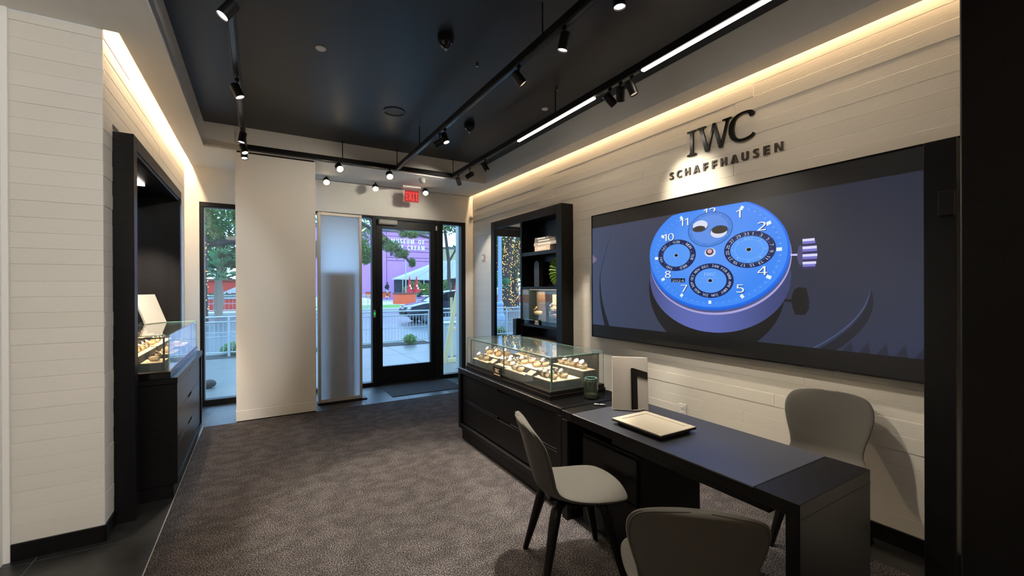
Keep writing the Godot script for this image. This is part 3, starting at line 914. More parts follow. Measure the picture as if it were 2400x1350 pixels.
func left_side() -> void:
	# tall black surround set into the wall
	var u := thing("display_niche", "tall black display niche built into the left wall", "cabinet", Vector3(-0.92, 0, -4.905))
	var f := func(nm: String, a: Vector3, b: Vector3, m := "black_wood") -> void:
		var off := Vector3(0.92, 0, 4.905)
		part(nm, G.new().span(a + off, b + off, 0.002), M[m], u)
	f.call("side_panel", Vector3(-1.1, 0, -3.955), Vector3(-0.742, 2.67, -3.862))
	f.call("side_panel", Vector3(-1.1, 0, -5.945), Vector3(-0.742, 2.67, -5.855))
	f.call("top_panel", Vector3(-1.1, 2.58, -5.855), Vector3(-0.742, 2.67, -3.955))
	f.call("back_panel", Vector3(-1.12, 0, -5.945), Vector3(-1.1, 2.67, -3.862))
	f.call("inner_lip", Vector3(-0.79, 2.555, -5.855), Vector3(-0.752, 2.58, -3.955))
	f.call("light_bar", Vector3(-1.02, 2.562, -5.2), Vector3(-0.92, 2.579, -4.95), "lens")
	spot(Vector3(-0.965, 2.55, -5.05), Vector3(-1.04, 1.25, -5.86), 12.0, 27.0, Color(1.0, 0.93, 0.85), u, 0.9, 0.05)
	# drawer chest below
	var k := thing("drawer_chest", "low black three-drawer chest under the left glass case", "cabinet", Vector3(-0.82, 0, -4.93))
	var off2 := Vector3(0.82, 0, 4.93)
	var kk := func(nm: String, a: Vector3, b: Vector3, m := "black_wood") -> void:
		part(nm, G.new().span(a + off2, b + off2, 0.002), M[m], k)
	kk.call("plinth", Vector3(-1.09, 0, -5.70), Vector3(-0.573, 0.11, -4.14))
	kk.call("side_panel", Vector3(-1.09, 0.11, -4.17), Vector3(-0.545, 0.90, -4.12))
	kk.call("side_panel", Vector3(-1.09, 0.11, -5.74), Vector3(-0.545, 0.90, -5.69))
	kk.call("bottom_panel", Vector3(-1.09, 0.11, -5.69), Vector3(-0.545, 0.15, -4.17))
	kk.call("top_panel", Vector3(-1.09, 0.88, -5.74), Vector3(-0.54, 0.925, -4.10), "black_wood")
	kk.call("carcass", Vector3(-1.09, 0.15, -5.69), Vector3(-0.59, 0.88, -4.17), "shadow_gap")
	k.position = Vector3(-0.82, 0, -4.93)
	for q in 3:
		var y0 := 0.155 + q * 0.241
		var dg := Node3D.new()
		drawer_front(k, -0.558 + 0.82, 1.0, y0, y0 + 0.237, -5.685 + 4.93, -4.175 + 4.93, 0.02)
	var vb := thing("vitrine_base", "black plinth of the left glass case", "plinth", Vector3(-0.8, 0.925, -4.9))
	part("plinth", G.new().span(Vector3(-0.28, 0, -0.83), Vector3(0.22, 0.045, 0.815), 0.002), M.black_gloss, vb)
	part("metal_edge", G.new().span(Vector3(-0.275, 0.045, -0.825), Vector3(0.215, 0.05, 0.81)), M.bronze, vb)
	glass_case("glass_case", "glass display case on the left drawer chest", Vector3(-1.06, 0.9785, -5.72), Vector3(-0.59, 1.25, -4.09))
	var fr := thing("case_frame", "slim bronze inner frame of the left glass case", "frame", Vector3(-0.8, 0.976, -4.9))
	for p in [Vector3(0.17, 0, 0.74), Vector3(0.17, 0, -0.76), Vector3(-0.2, 0, 0.74)]:
		part("post", G.new().box(p + Vector3(0, 0.125, 0), Vector3(0.012, 0.25, 0.012), 0.001), M.bronze, fr)
	part("top_bar", G.new().span(Vector3(-0.2, 0.245, 0.734), Vector3(0.17, 0.255, 0.746)).span(Vector3(0.164, 0.245, -0.76), Vector3(0.176, 0.255, 0.74)), M.bronze, fr)
	# stepped trays with watches
	var gt := "cream display trays in the left glass case"
	tray_riser("low front tray nearest the end of the left glass case", Vector3(-0.78, 0.976, -4.43), Vector3(-0.64, 1.035, -4.2), gt)
	tray_riser("low front tray in the middle of the left glass case", Vector3(-0.78, 0.976, -5.02), Vector3(-0.64, 1.035, -4.72), gt)
	tray_riser("low front tray at the far end of the left glass case", Vector3(-0.78, 0.976, -5.62), Vector3(-0.64, 1.035, -5.3), gt)
	tray_riser("middle step of cream trays in the left glass case, near half", Vector3(-0.92, 0.976, -4.84), Vector3(-0.785, 1.09, -4.2), gt)
	tray_riser("middle step of cream trays in the left glass case, far half", Vector3(-0.92, 0.976, -5.62), Vector3(-0.785, 1.09, -4.9), gt)
	tray_riser("high back step of cream trays in the left glass case, near half", Vector3(-1.04, 0.976, -4.84), Vector3(-0.925, 1.15, -4.2), gt)
	tray_riser("high back step of cream trays in the left glass case, far half", Vector3(-1.04, 0.976, -5.62), Vector3(-0.925, 1.15, -4.9), gt)
	var rows := [[-0.71, 1.035, [-4.31, -4.8, -4.93, -5.42], "front"], [-0.852, 1.09, [-4.3, -4.43, -4.58, -4.72, -5.0, -5.2, -5.4], "middle"], [-0.982, 1.15, [-4.3, -4.45, -4.62, -4.76, -5.0, -5.2, -5.4], "back"]]
	var ordn := ["nearest", "second", "third", "fourth", "fifth", "sixth", "seventh"]
	for r in rows:
		for j in r[2].size():
			put_watch([3, 2, 1, 0, 5, 3, 2][(j + int(r[1] * 100)) % 7], Vector3(r[0], r[1], r[2][j]), PI + rng.randf_range(-0.1, 0.1), "watch on cream cushion, %s in the %s row of the left glass case" % [ordn[j], r[3]], "watches in the left glass case")
	for q in [[-4.62, "near"], [-5.2, "far"]]:
		var pl := thing("name_plate", "small black brand plate in the left glass case, %s one" % q[0], "plate", Vector3(-0.618, 0.976, q[1] if false else q[0]))
		pl.set_meta("label", "small black name plate with gold letters in the left glass case, %s one" % q[1])
		part("plate", G.new().span(Vector3(-0.01, 0, -0.05), Vector3(0.008, 0.075, 0.05), 0.002), M.black_gloss, pl)
		text_on(pl, "letter", "IWC", M.gold_letters_glow, "Droid Serif", true, Vector3(0.0085, 0.046, 0), Basis(Vector3(0, 0, -1), Vector3(0, 1, 0), Vector3(1, 0, 0)), 0.055, 0.026, 0.001)
		part("gold_line", G.new().span(Vector3(0.0085, 0.018, -0.035), Vector3(0.0095, 0.024, 0.035)), M.gold_letters_glow, pl)
	area(Vector3(-0.8, 1.235, -4.9), Vector2(0.02, 1.4), 0.6, Color(1, 0.88, 0.68), Vector3(-0.1, -1, 0))
	# pale slab leaning at the far end
	var sb := thing("marble_slab", "pale stone slab leaning on the left glass case", "slab", Vector3(-0.905, 1.252, -5.56), 0.0)
	var sg := G.new()
	sg.x = Transform3D(Basis(Vector3(0, 1, 0), deg_to_rad(63)) * Basis(Vector3(1, 0, 0), deg_to_rad(-22)), Vector3.ZERO)
	sg.box(Vector3(0, 0.155, 0), Vector3(0.27, 0.31, 0.02), 0.002)
	part("slab", sg, M.marble, sb)
	sg = G.new()
	sg.x = Transform3D(Basis(Vector3(0, 1, 0), deg_to_rad(63)) * Basis(Vector3(1, 0, 0), deg_to_rad(-22)), Vector3.ZERO)
	sg.tube([Vector3(-0.1, 0.30, 0.0103), Vector3(-0.02, 0.2, 0.0103), Vector3(0.06, 0.12, 0.0103), Vector3(0.12, 0.02, 0.0103)], 0.0005, 5)
	part("vein", sg, M.paper, sb)

# ---------------------------------------------------------------- right wall: shelf unit, screen, sign
func letter_box(o: Node3D, ch: String, font: String, bold: bool, z0: float, z1: float, y0: float, y1: float, x: float, depth: float, m: Material) -> void:
	var f := SystemFont.new()
	f.font_names = PackedStringArray([font])
	if bold:
		f.font_weight = 700
	var tm := TextMesh.new()
	tm.text = ch
	tm.font = f
	tm.font_size = 96
	tm.pixel_size = 0.01
	tm.depth = 0.05
	tm.curve_step = 0.8
	var bb := tm.get_aabb()
	var sx := (z1 - z0) / bb.size.x
	var sy := (y1 - y0) / bb.size.y
	var b := Basis(Vector3(0, 0, 1), Vector3(0, 1, 0), Vector3(-1, 0, 0))
	var mi := part("letter", tm, m, o)
	mi.transform = Transform3D(b * Basis.from_scale(Vector3(sx, sy, depth / 0.05)), Vector3(x - depth / 2.0, y0 - bb.position.y * sy, z0 - bb.position.x * sx))

func right_side() -> void:
	var u := thing("shelf_unit", "tall black wall unit, half mirror and half open shelves", "shelf", Vector3(3.32, 0, -5.125))
	var off := Vector3(-3.32, 0, 5.125)
	var f := func(nm: String, a: Vector3, b: Vector3, m := "black_wood", lab := "") -> void:
		part(nm, G.new().span(a + off, b + off, 0.002), M[m], u, lab)
	f.call("side_panel", Vector3(3.19, 0, -4.309), Vector3(3.46, 2.635, -4.196))
	f.call("side_panel", Vector3(3.19, 0, -6.052), Vector3(3.46, 2.635, -5.945))
	f.call("top_panel", Vector3(3.19, 2.52, -5.945), Vector3(3.46, 2.635, -4.309))
	f.call("bottom_panel", Vector3(3.19, 0, -5.945), Vector3(3.46, 0.12, -4.309))
	f.call("back_panel", Vector3(3.44, 0.12, -5.945), Vector3(3.46, 2.52, -4.309))
	f.call("divider", Vector3(3.195, 0.12, -5.172), Vector3(3.44, 2.52, -5.13))
	f.call("mirror_panel", Vector3(3.214, 0.122, -5.943), Vector3(3.22, 2.518, -5.174), "mirror", "full height mirror")
	f.call("mirror_backing", Vector3(3.2205, 0.122, -5.943), Vector3(3.24, 2.518, -5.174))
	for y in [[2.032, 2.082], [1.572, 1.607], [1.06, 1.094]]:
		f.call("shelf", Vector3(3.2, y[0], -5.13), Vector3(3.44, y[1], -4.309))
	f.call("lower_door", Vector3(3.2, 0.125, -5.125), Vector3(3.22, 0.88, -4.314))
	f.call("shelf", Vector3(3.2, 0.88, -5.13), Vector3(3.44, 0.905, -4.309), "brown_board")
	f.call("vitrine_rail", Vector3(3.2, 1.094, -5.13), Vector3(3.215, 1.15, -4.309), "black_gloss")
	f.call("vitrine_glass", Vector3(3.203, 1.15, -5.13), Vector3(3.208, 1.572, -4.309), "glass")
	f.call("vitrine_edge", Vector3(3.2, 1.15, -5.13), Vector3(3.21, 1.156, -4.309), "glass_edge")
	f.call("unseen_led_profile", Vector3(3.3, 1.562, -5.1), Vector3(3.34, 1.571, -4.34), "lens_dim")  # fixture unseen, placed with the area light to light the vitrine
	area(Vector3(3.32, 1.558, -4.72), Vector2(0.03, 0.7), 0.7, Color(1, 0.86, 0.66), Vector3(-0.15, -1, 0))
	f.call("cream_pad", Vector3(3.22, 1.094, -5.05), Vector3(3.43, 1.112, -4.33), "cream_suede")
	f.call("display_board", Vector3(3.40, 1.112, -5.06), Vector3(3.42, 1.54, -4.86), "brown_board")
	f.call("display_board", Vector3(3.40, 1.112, -4.68), Vector3(3.42, 1.50, -4.35), "cushion")
	# watch busts behind the glass
	for q in [[3.32, -4.9, 3, "watch on a bust in the wall unit vitrine, left"], [3.36, -4.58, 0, "watch on the back bust in the wall unit vitrine, right"], [3.27, -4.45, 5, "watch on the front bust in the wall unit vitrine, right"]]:
		var hh := 0.10 if q[2] == 3 else (0.16 if q[2] == 0 else 0.08)
		var st := thing("watch_stand", "dark tapered stand holding the " + q[3], "stand", Vector3(q[0], 1.112, q[1]), 0.0, "watch stands in the wall unit")
		part("stand", G.new().lathe([Vector2(0.045, 0), Vector2(0.035, hh - 0.004), Vector2(0.05, hh), Vector2(0, hh)], 16), M.riser, st)
		put_watch(q[2], Vector3(q[0], 1.112 + hh, q[1]), rng.randf_range(-0.1, 0.1) - 0.5, q[3], "", 1.9)
	var pl := thing("name_plate", "small black name plate with gold letters in the wall unit vitrine", "plate", Vector3(3.19, 1.095, -4.735))
	part("plate", G.new().span(Vector3(-0.012, 0, -0.06), Vector3(0.009, 0.07, 0.06), 0.002), M.black_gloss, pl)
	text_on(pl, "letter", "IWC", M.gold_letters_glow, "Droid Serif", true, Vector3(-0.0125, 0.046, 0), Basis(Vector3(0, 0, 1), Vector3(0, 1, 0), Vector3(-1, 0, 0)), 0.07, 0.03, 0.001)
	part("gold_line", G.new().span(Vector3(-0.0135, 0.012, -0.045), Vector3(-0.0125, 0.02, 0.045)), M.gold_letters_glow, pl)
	var bb := thing("control_box", "small black box on the mirror edge of the wall unit", "box", Vector3(3.16, 0.92, -5.23))
	part("case", G.new().span(Vector3(-0.03, 0, -0.045), Vector3(0.053, 0.235, 0.045), 0.004), M.black_gloss, bb)
	part("seam", G.new().span(Vector3(-0.032, 0.115, -0.044), Vector3(-0.029, 0.12, 0.044)), M.shadow_gap, bb)
	# books
	var y := 2.083
	for b in [[0.066, "book_c", -4.83, -4.46, "thick pale book at the bottom of the shelf stack"], [0.046, "book_b", -4.84, -4.33, "wide tan book second from the bottom of the shelf stack"], [0.036, "book_a", -4.83, -4.36, "grey book third from the bottom of the shelf stack"], [0.03, "book_a", -4.82, -4.5, "thin grey book on top of the shelf stack"]]:
		var o := thing("book", b[4], "book", Vector3(3.32, y, (b[2] + b[3]) / 2.0), rng.randf_range(-0.03, 0.03), "books stacked on the upper shelf")
		var hl: float = (b[3] - b[2]) / 2.0
		part("cover", G.new().span(Vector3(-0.105, 0, -hl), Vector3(0.1, 0.004, hl), 0.001).span(Vector3(-0.105, b[0] - 0.004, -hl), Vector3(0.1, b[0], hl), 0.001).span(Vector3(-0.108, 0, -hl), Vector3(-0.102, b[0], hl), 0.002), M[b[1]], o)
		part("pages", G.new().span(Vector3(-0.1015, 0.004, -hl + 0.004), Vector3(0.095, b[0] - 0.004, hl - 0.004)), M.paper, o)
		part("spine_band", G.new().span(Vector3(-0.109, b[0] * 0.3, -hl * 0.6), Vector3(-0.1075, b[0] * 0.7, hl * 0.5)), M.paper, o)
		y += b[0] + 0.0005
	# grey upright and fan leaf
	var vg := G.new()
	var arch := [Vector2(-0.06, 0), Vector2(0.06, 0)]
	for k in 13:
		var a := PI * k / 12.0
		arch.append(Vector2(cos(a) * 0.06, 0.30 + sin(a) * 0.055))
	vg.x = Transform3D(Basis(Vector3(0, 0, 1), Vector3(0, 1, 0), Vector3(-1, 0, 0)), Vector3.ZERO)
	vg.prism(arch, -0.035, 0.035)
	solo("stone_block", vg, M.vase_grey, "grey round-topped upright block on the middle shelf beside the leaf", "ornament", Vector3(3.34, 1.608, -4.92))
	var lf := thing("fan_palm_leaf", "round pleated green fan leaf on the middle shelf of the wall unit", "plant", Vector3(3.3, 1.608, -4.40))
	var lg := G.new()
	var hub := Vector3(0.05, 0.10, 0.03)
	lg.grid(176, 6, func(a, r):
		var an: float = a * TAU * 0.94 - 1.2
		var rad: float = r * (0.185 + 0.012 * absf(sin(a * 22 * PI)))
		var off3 := Vector3(-0.02 - 0.05 * r * r + 0.011 * r * sin(a * 44 * PI), sin(an) * rad + 0.1, -cos(an) * rad)
		return hub + off3 + Vector3(0, 0, -0.02))
	part("leaf_blade", lg, M.leaf_plant, lf)
	part("stalk", G.new().tube([Vector3(0.04, 0.0, 0.03), Vector3(0.045, 0.1, 0.02), Vector3(0.03, 0.2, 0.01)], 0.005, 8), M.leaf_plant, lf)
	part("pot", G.new().lathe([Vector2(0, 0), Vector2(0.04, 0), Vector2(0.046, 0.05), Vector2(0.04, 0.07), Vector2(0.036, 0.07), Vector2(0.036, 0.055), Vector2(0, 0.055)], 20, Vector3(0.04, 0, 0.03)), M.black_metal, lf)
	# wall screen
	var tv := thing("wall_screen", "very wide wall screen showing a blue watch dial", "screen", Vector3(3.33, 1.03, -2.25))
	var y1 := 1.39
	part("case", G.new().span(Vector3(-0.024, 0, -1.525), Vector3(0.032, y1, 1.525), 0.004), M.black_metal, tv)
	for q in [[Vector3(-0.032, 0, -1.525), Vector3(-0.022, 0.012, 1.525)], [Vector3(-0.032, y1 - 0.012, -1.525), Vector3(-0.022, y1, 1.525)], [Vector3(-0.032, 0.012, -1.525), Vector3(-0.022, y1 - 0.012, -1.513)], [Vector3(-0.032, 0.012, 1.513), Vector3(-0.022, y1 - 0.012, 1.525)]]:
		part("bezel", G.new().span(q[0], q[1], 0.002), M.black_gloss, tv)
	var sg := G.new()
	sg.quad(Vector3(-0.0255, 0.012, -1.513), Vector3(-0.0255, 0.012, 1.513), Vector3(-0.0255, y1 - 0.012, 1.513), Vector3(-0.0255, y1 - 0.012, -1.513))
	var sm := mat("screen_picture", Color(0.03, 0.03, 0.03), 0.32)
	sm.emission_enabled = true
	sm.emission_texture = paint_screen()
	sm.emission = Color.BLACK
	sm.emission_operator = BaseMaterial3D.EMISSION_OP_ADD
	sm.emission_energy_multiplier = 1.0
	sm.texture_repeat = false
	part("display", sg, sm, tv, "screen picture of a blue watch dial with small sub-dials")
	# sign
	var s := thing("wall_sign", "black raised letters high on the wall above the wide screen", "sign", Vector3.ZERO)
	s.position = Vector3(XR, 2.6, -2.2)
	var o2 := Vector3(XR, 2.6, -2.2)
	for q in [["I", -2.526, -2.438, 2.776, 2.998], ["W", -2.425, -2.105, 2.772, 2.998], ["C", -2.128, -1.915, 2.768, 3.004]]:
		letter_box(s, q[0], "Droid Serif", false, q[1] - o2.z, q[2] - o2.z, q[3] - o2.y, q[4] - o2.y, -0.006, 0.02, M.letter_black)
	var cz := [-2.704, -2.618, -2.529, -2.436, -2.348, -2.264, -2.179, -2.085, -1.997, -1.909, -1.828, -1.738]
	var word := "SCHAFFHAUSEN"
	var wd := {"S": 0.046, "C": 0.056, "H": 0.056, "A": 0.066, "F": 0.046, "U": 0.056, "E": 0.046, "N": 0.06}
	for k in 12:
		var w: float = wd[word[k]]
		letter_box(s, word[k], "Droid Sans", true, cz[k] - w / 2 - o2.z, cz[k] + w / 2 - o2.z, 2.611 - o2.y, 2.679 - o2.y, -0.006, 0.012, M.letter_bronze)
	# outlet
	var ol := thing("power_outlet", "white duplex power outlet on the planks behind the desk", "outlet", Vector3(XR - 0.006, 0.457, -2.595))
	part("plate", G.new().box(Vector3(-0.003, 0, 0), Vector3(0.008, 0.12, 0.078), 0.002), M.white_plastic, ol)
	for sy in [-0.024, 0.024]:
		part("socket", G.new().box(Vector3(-0.008, sy, 0), Vector3(0.006, 0.032, 0.032), 0.004), M.white_plastic, ol)
		part("slots", G.new().box(Vector3(-0.0112, sy, -0.007), Vector3(0.001, 0.01, 0.002)).box(Vector3(-0.0112, sy, 0.007), Vector3(0.001, 0.01, 0.002)).box(Vector3(-0.0112, sy - 0.01, 0), Vector3(0.001, 0.004, 0.004)), M.shadow_gap, ol)
	# black uprights at the right edge
	var ub := thing("black_upright", "slim black upright panel against the right wall beside the screen", "panel", Vector3(3.215, 0, -0.806))
	part("panel", G.new().span(Vector3(-0.065, 0, -0.065), Vector3(0.06, 2.385, 0.064), 0.003), M.black_wood, ub)
	part("latch_box", G.new().span(Vector3(-0.095, 1.97, 0.0), Vector3(-0.064, 2.1, 0.062), 0.003), M.black_metal, ub)
	var pa := thing("door_post", "broad full height black post at the right edge of the doorway", "post", Vector3(1.92, 0, -0.16), 0.0, "", "structure")
	part("post", G.new().span(Vector3(-0.322, 0, -0.21), Vector3(0.32, HC, 0.2), 0.004), M.black_wood, pa)
	part("edge_strip", G.new().span(Vector3(0.318, 0, -0.2), Vector3(0.329, HC, -0.12)), M.bronze, pa)
	# doorway of the inner room behind the camera, seen in the desk mirror
	var dd := thing("door_2", "black door frame in the inner room behind", "door", Vector3.ZERO, 0.0, "", "structure")
	part("frame_jamb", G.new().span(Vector3(-1.3, 0, 1.78), Vector3(-1.24, 2.4, 1.9), 0.003), M.black_wood, dd)
	part("frame_jamb", G.new().span(Vector3(-1.3, 0, 2.5), Vector3(-1.24, 2.4, 2.62), 0.003), M.black_wood, dd)
	part("frame_head", G.new().span(Vector3(-1.3, 2.28, 1.9), Vector3(-1.24, 2.4, 2.5), 0.003), M.black_wood, dd)

# ---------------------------------------------------------------- picture on the screen
const SW := 2048
const SH := 925
var pic: Image
var ink := Color.WHITE
var glyphs := {}

func sx(s: float) -> float:
	return (s - 0.012) / 3.026 * SW

func sy(t: float) -> float:
	return (t - 0.012) / 1.366 * SH

func fill_poly(p: PackedVector2Array, c: Color) -> void:    # in picture pixels
	var y0 := 1e9
	var y1 := -1e9
	for q in p:
		y0 = minf(y0, q.y)
		y1 = maxf(y1, q.y)
	for y in range(maxi(0, floori(y0)), mini(SH - 1, ceili(y1)) + 1):
		var yc := y + 0.5
		var xs := []
		for k in p.size():
			var a := p[k]
			var b := p[(k + 1) % p.size()]
			if (a.y <= yc) != (b.y <= yc):
				xs.append(a.x + (yc - a.y) / (b.y - a.y) * (b.x - a.x))
		xs.sort()
		for k in range(0, xs.size() - 1, 2):
			var xa := maxi(0, roundi(xs[k]))
			var xb := mini(SW, roundi(xs[k + 1]))
			if xb > xa:
				pic.fill_rect(Rect2i(xa, y, xb - xa, 1), c)

func oval(cx: float, cy: float, rx: float, ry: float, c: Color, cut := -1e9, a0 := 0.0, a1 := TAU) -> void:   # metres on the screen
	var p := PackedVector2Array()
	for k in 96:
		var a := a0 + (a1 - a0) * k / 95.0
		p.append(Vector2(sx(cx + cos(a) * rx), sy(maxf(cy + sin(a) * ry, cut))))
	fill_poly(p, c)

func bar2(a: Vector2, b: Vector2, w: float, c: Color) -> void:
	var d := (b - a).normalized().orthogonal() * w / 2.0
	fill_poly(PackedVector2Array([Vector2(sx(a.x + d.x), sy(a.y + d.y)), Vector2(sx(b.x + d.x), sy(b.y + d.y)), Vector2(sx(b.x - d.x), sy(b.y - d.y)), Vector2(sx(a.x - d.x), sy(a.y - d.y))]), c)

func quadp(q: Array, c: Color) -> void:
	var p := PackedVector2Array()
	for k in q:
		p.append(Vector2(sx(k.x), sy(k.y)))
	fill_poly(p, c)

func glyph(ch: String, bold: bool) -> Array:
	var key := ch + str(bold)
	if not glyphs.has(key):
		var f := SystemFont.new()
		f.font_names = PackedStringArray(["Droid Sans"])
		if bold:
			f.font_weight = 700
		var tm := TextMesh.new()
		tm.text = ch
		tm.font = f
		tm.font_size = 64
		tm.pixel_size = 0.01
		tm.depth = 0.0
		tm.curve_step = 1.0
		var ar := tm.get_mesh_arrays()
		var vv: PackedVector3Array = ar[Mesh.ARRAY_VERTEX]
		var ii: PackedInt32Array = ar[Mesh.ARRAY_INDEX]
		glyphs[key] = [vv, ii, tm.get_aabb()]
	return glyphs[key]

func write(s: String, cx: float, cy: float, h: float, wide: float, rot: float, c: Color, bold := false, squash := 1.0) -> void:   # h cap height in metres on the screen
	var pen := 0.0
	var items := []
	for ch in s:
		if ch == " ":
			pen += 0.25
			continue
		var gg := glyph(ch, bold)
		var bb: AABB = gg[2]
		items.append([gg, pen - bb.position.x])
		pen += bb.size.x + 0.06
	pen -= 0.06
	var k := h / 0.46
	for it in items:
		var vv: PackedVector3Array = it[0][0]
		var ii: PackedInt32Array = it[0][1]
		var q := PackedVector2Array()
		for p in vv:
			var l := Vector2((p.x + it[1] - pen / 2.0) * k * wide, -(p.y - (it[0][2] as AABB).position.y) * k + h / 2.0)
			l = l.rotated(rot)
			q.append(Vector2(sx(cx + l.x), sy(cy + l.y * squash)))
		for n in range(0, ii.size(), 3):
			fill_poly(PackedVector2Array([q[ii[n]], q[ii[n + 1]], q[ii[n + 2]]]), c)

func ring_text(words: Array, cx: float, cy: float, rx: float, ry: float, h: float, a0: float, step: float, c: Color, pitch: float) -> void:
	for k in words.size():
		var w: String = words[k]
		var mid := a0 + step * k
		for j in w.length():
			var a := mid + (j - (w.length() - 1) / 2.0) * pitch
			var x := cx + cos(a) * rx
			var y := cy + sin(a) * ry
			write(w[j], x, y, h, 1.1, a + PI / 2.0, c, false, 0.85)

func paint_screen() -> ImageTexture:
	pic = Image.create(SW, SH, false, Image.FORMAT_RGB8)
	for k in range(0, SW, 8):
		for j in range(0, SH, 8):
			var u := float(k) / SW
			var v := float(j) / SH
			var c := Color(0.235, 0.27, 0.38).lerp(Color(0.15, 0.165, 0.23), clampf(u * 1.25, 0, 1))
			c = c.lerp(Color(0.19, 0.235, 0.36), clampf(v - 0.35, 0, 1) * clampf(u * 1.2 - 0.3, 0, 1))
			c = c.lerp(Color(0.1, 0.1, 0.12), clampf(1.0 - absf(u - 0.62) * 4.5, 0, 1) * clampf(1.0 - v * 1.9, 0, 1) * 0.85)
			pic.fill_rect(Rect2i(k, j, 8, 8), c)
	# large cast bands on the left and the curved streak on the right
	var band := Color(0.075, 0.075, 0.1)
	var left := PackedVector2Array()
	for k in 40:
		var t := k / 39.0
		left.append(Vector2(sx(0.36 - 0.265 * sin(t * 2.05) + 0.17 * maxf(0, t - 0.5) * 1.0), sy(0.15 + t * 1.1)))
	for k in 40:
		var t := 1.0 - k / 39.0
		left.append(Vector2(sx(0.362 - 0.258 * sin(t * 2.05) + 0.17 * maxf(0, t - 0.5) + 0.16 * pow(maxf(0, t - 0.45), 1.4)), sy(0.15 + t * 1.1)))
	fill_poly(left, band)
	quadp([Vector2(0.012, 0.45), Vector2(0.075, 0.49), Vector2(0.085, 0.52), Vector2(0.012, 0.55)], Color(0.45, 0.4, 0.5))
	for w in [[0.0, 0.075, Color(0.1, 0.11, 0.16)], [-0.045, 0.012, Color(0.25, 0.3, 0.45)]]:
		var p := PackedVector2Array()
		for k in 24:
			var t := k / 23.0
			p.append(Vector2(sx(2.59 + w[0] * t - 0.30 * t * t + 0.02), sy(0.84 + t * 0.42)))
		for k in 24:
			var t := 1.0 - k / 23.0
			p.append(Vector2(sx(2.592 + w[0] * t - 0.30 * t * t + w[1] * pow(t, 0.8) * 1.3 + 0.02), sy(0.84 + t * 0.42)))
		fill_poly(p, w[2])
	for k in 7:
		quadp([Vector2(2.45 + k * 0.09, 1.26), Vector2(2.51 + k * 0.09, 1.175), Vector2(2.525 + k * 0.09, 1.26)], Color(0.13, 0.145, 0.21))
	# case shadow
	var dark := Color(0.07, 0.07, 0.085)
	oval(1.475, 0.83, 0.635, 0.56, dark)
	oval(2.206, 0.926, 0.058, 0.1, dark)
	quadp([Vector2(2.165, 0.845), Vector2(2.245, 0.83), Vector2(2.262, 0.9), Vector2(2.262, 0.98), Vector2(2.24, 1.02), Vector2(2.17, 1.025)], dark)
	quadp([Vector2(2.09, 0.915), Vector2(2.16, 0.915), Vector2(2.16, 0.935), Vector2(2.09, 0.935)], dark)
	# case body
	for k in 40:
		var t := k / 39.0
		var c := Color(0.40, 0.44, 0.68).lerp(Color(0.31, 0.37, 0.64), t)
		oval(1.5, 0.745 - 0.11 * t * 0.0 - (1 - t) * 0.0, 0.645 * (1.0 - 0.0 * t), 0.465, c) if k == 0 else null
	for k in 400:
		var t := k / 399.0
		var xx := 0.862 + t * 1.276
		var w := 1.276 / 399.0 * 1.6
		var l := 0.75 + 0.25 * sin(t * PI * 1.2)
		var d2 := 1.0 - pow((xx - 1.5) / 0.645, 2.0)
		if d2 > 0.0:
			var yb := 0.745 + 0.465 * sqrt(d2)
			quadp([Vector2(xx, 0.56), Vector2(xx + w, 0.56), Vector2(xx + w, yb), Vector2(xx, yb)], Color(0.36 * l, 0.41 * l, 0.70 * l))
	oval(1.505, 0.592, 0.647, 0.468, Color(0.66, 0.64, 0.85))
	oval(1.502, 0.578, 0.645, 0.464, Color(0.33, 0.32, 0.5))
	oval(1.5, 0.565, 0.645, 0.462, Color(0.10, 0.37, 0.80), 0.152)
	oval(1.5, 0.549, 0.642, 0.462, Color(0.08, 0.42, 0.93), 0.150)
	oval(1.5, 0.547, 0.625, 0.448, Color(0.24, 0.54, 0.96), 0.154)
	for k in 30:
		var t := k / 29.0
		oval(1.46, 0.52, 0.61 * (1.0 - t * 0.55), 0.435 * (1.0 - t * 0.55), Color(0.22, 0.52, 0.95).lerp(Color(0.33, 0.58, 0.96), t), 0.156)
	# minute track
	var pale := Color(0.9, 0.95, 1.0)
	for k in 60:
		var a := TAU * k / 60.0 - PI / 2.0
		var big := k % 5 == 0
		var p1 := Vector2(1.5 + cos(a) * 0.585, 0.547 + sin(a) * 0.42)
		var p2 := Vector2(1.5 + cos(a) * (0.545 if big else 0.565), 0.547 + sin(a) * (0.392 if big else 0.406))
		if p1.y > 0.165 and k != 0:
			bar2(p1, p2, 0.026 if big else 0.004, pale if big else Color(0.55, 0.75, 1.0))
	# numerals
	for q in [["12", 1.499, 0.185], ["1", 1.753, 0.238], ["2", 1.938, 0.36], ["4", 1.942, 0.70], ["5", 1.767, 0.837], ["7", 1.242, 0.837], ["8", 1.065, 0.704], ["10", 1.075, 0.357], ["11", 1.244, 0.238]]:
		write(q[0], q[1] + 0.006, q[2] + 0.006, 0.066, 1.6, 0.0, Color(0.12, 0.24, 0.52), false)
		write(q[0], q[1], q[2], 0.066, 1.6, 0.0, Color(0.93, 0.97, 1.0), false)
	# sub-dials
	oval(1.497, 0.332, 0.21, 0.148, Color(0.13, 0.25, 0.5))
	oval(1.497, 0.332, 0.205, 0.144, Color(0.27, 0.5, 0.86))
	oval(1.497, 0.332, 0.17, 0.12, Color(0.36, 0.56, 0.9))
	ring_text(["24", "28", "3", "4", "8", "12", "16", "20", "24", "28", "6", "10"], 1.497, 0.332, 0.186, 0.131, 0.014, -PI / 2, TAU / 12, Color(0.5, 0.7, 0.97), 0.12)
	oval(1.409, 0.296, 0.078, 0.048, Color(0.13, 0.25, 0.5))
	oval(1.585, 0.36, 0.08, 0.05, Color(0.13, 0.25, 0.5))
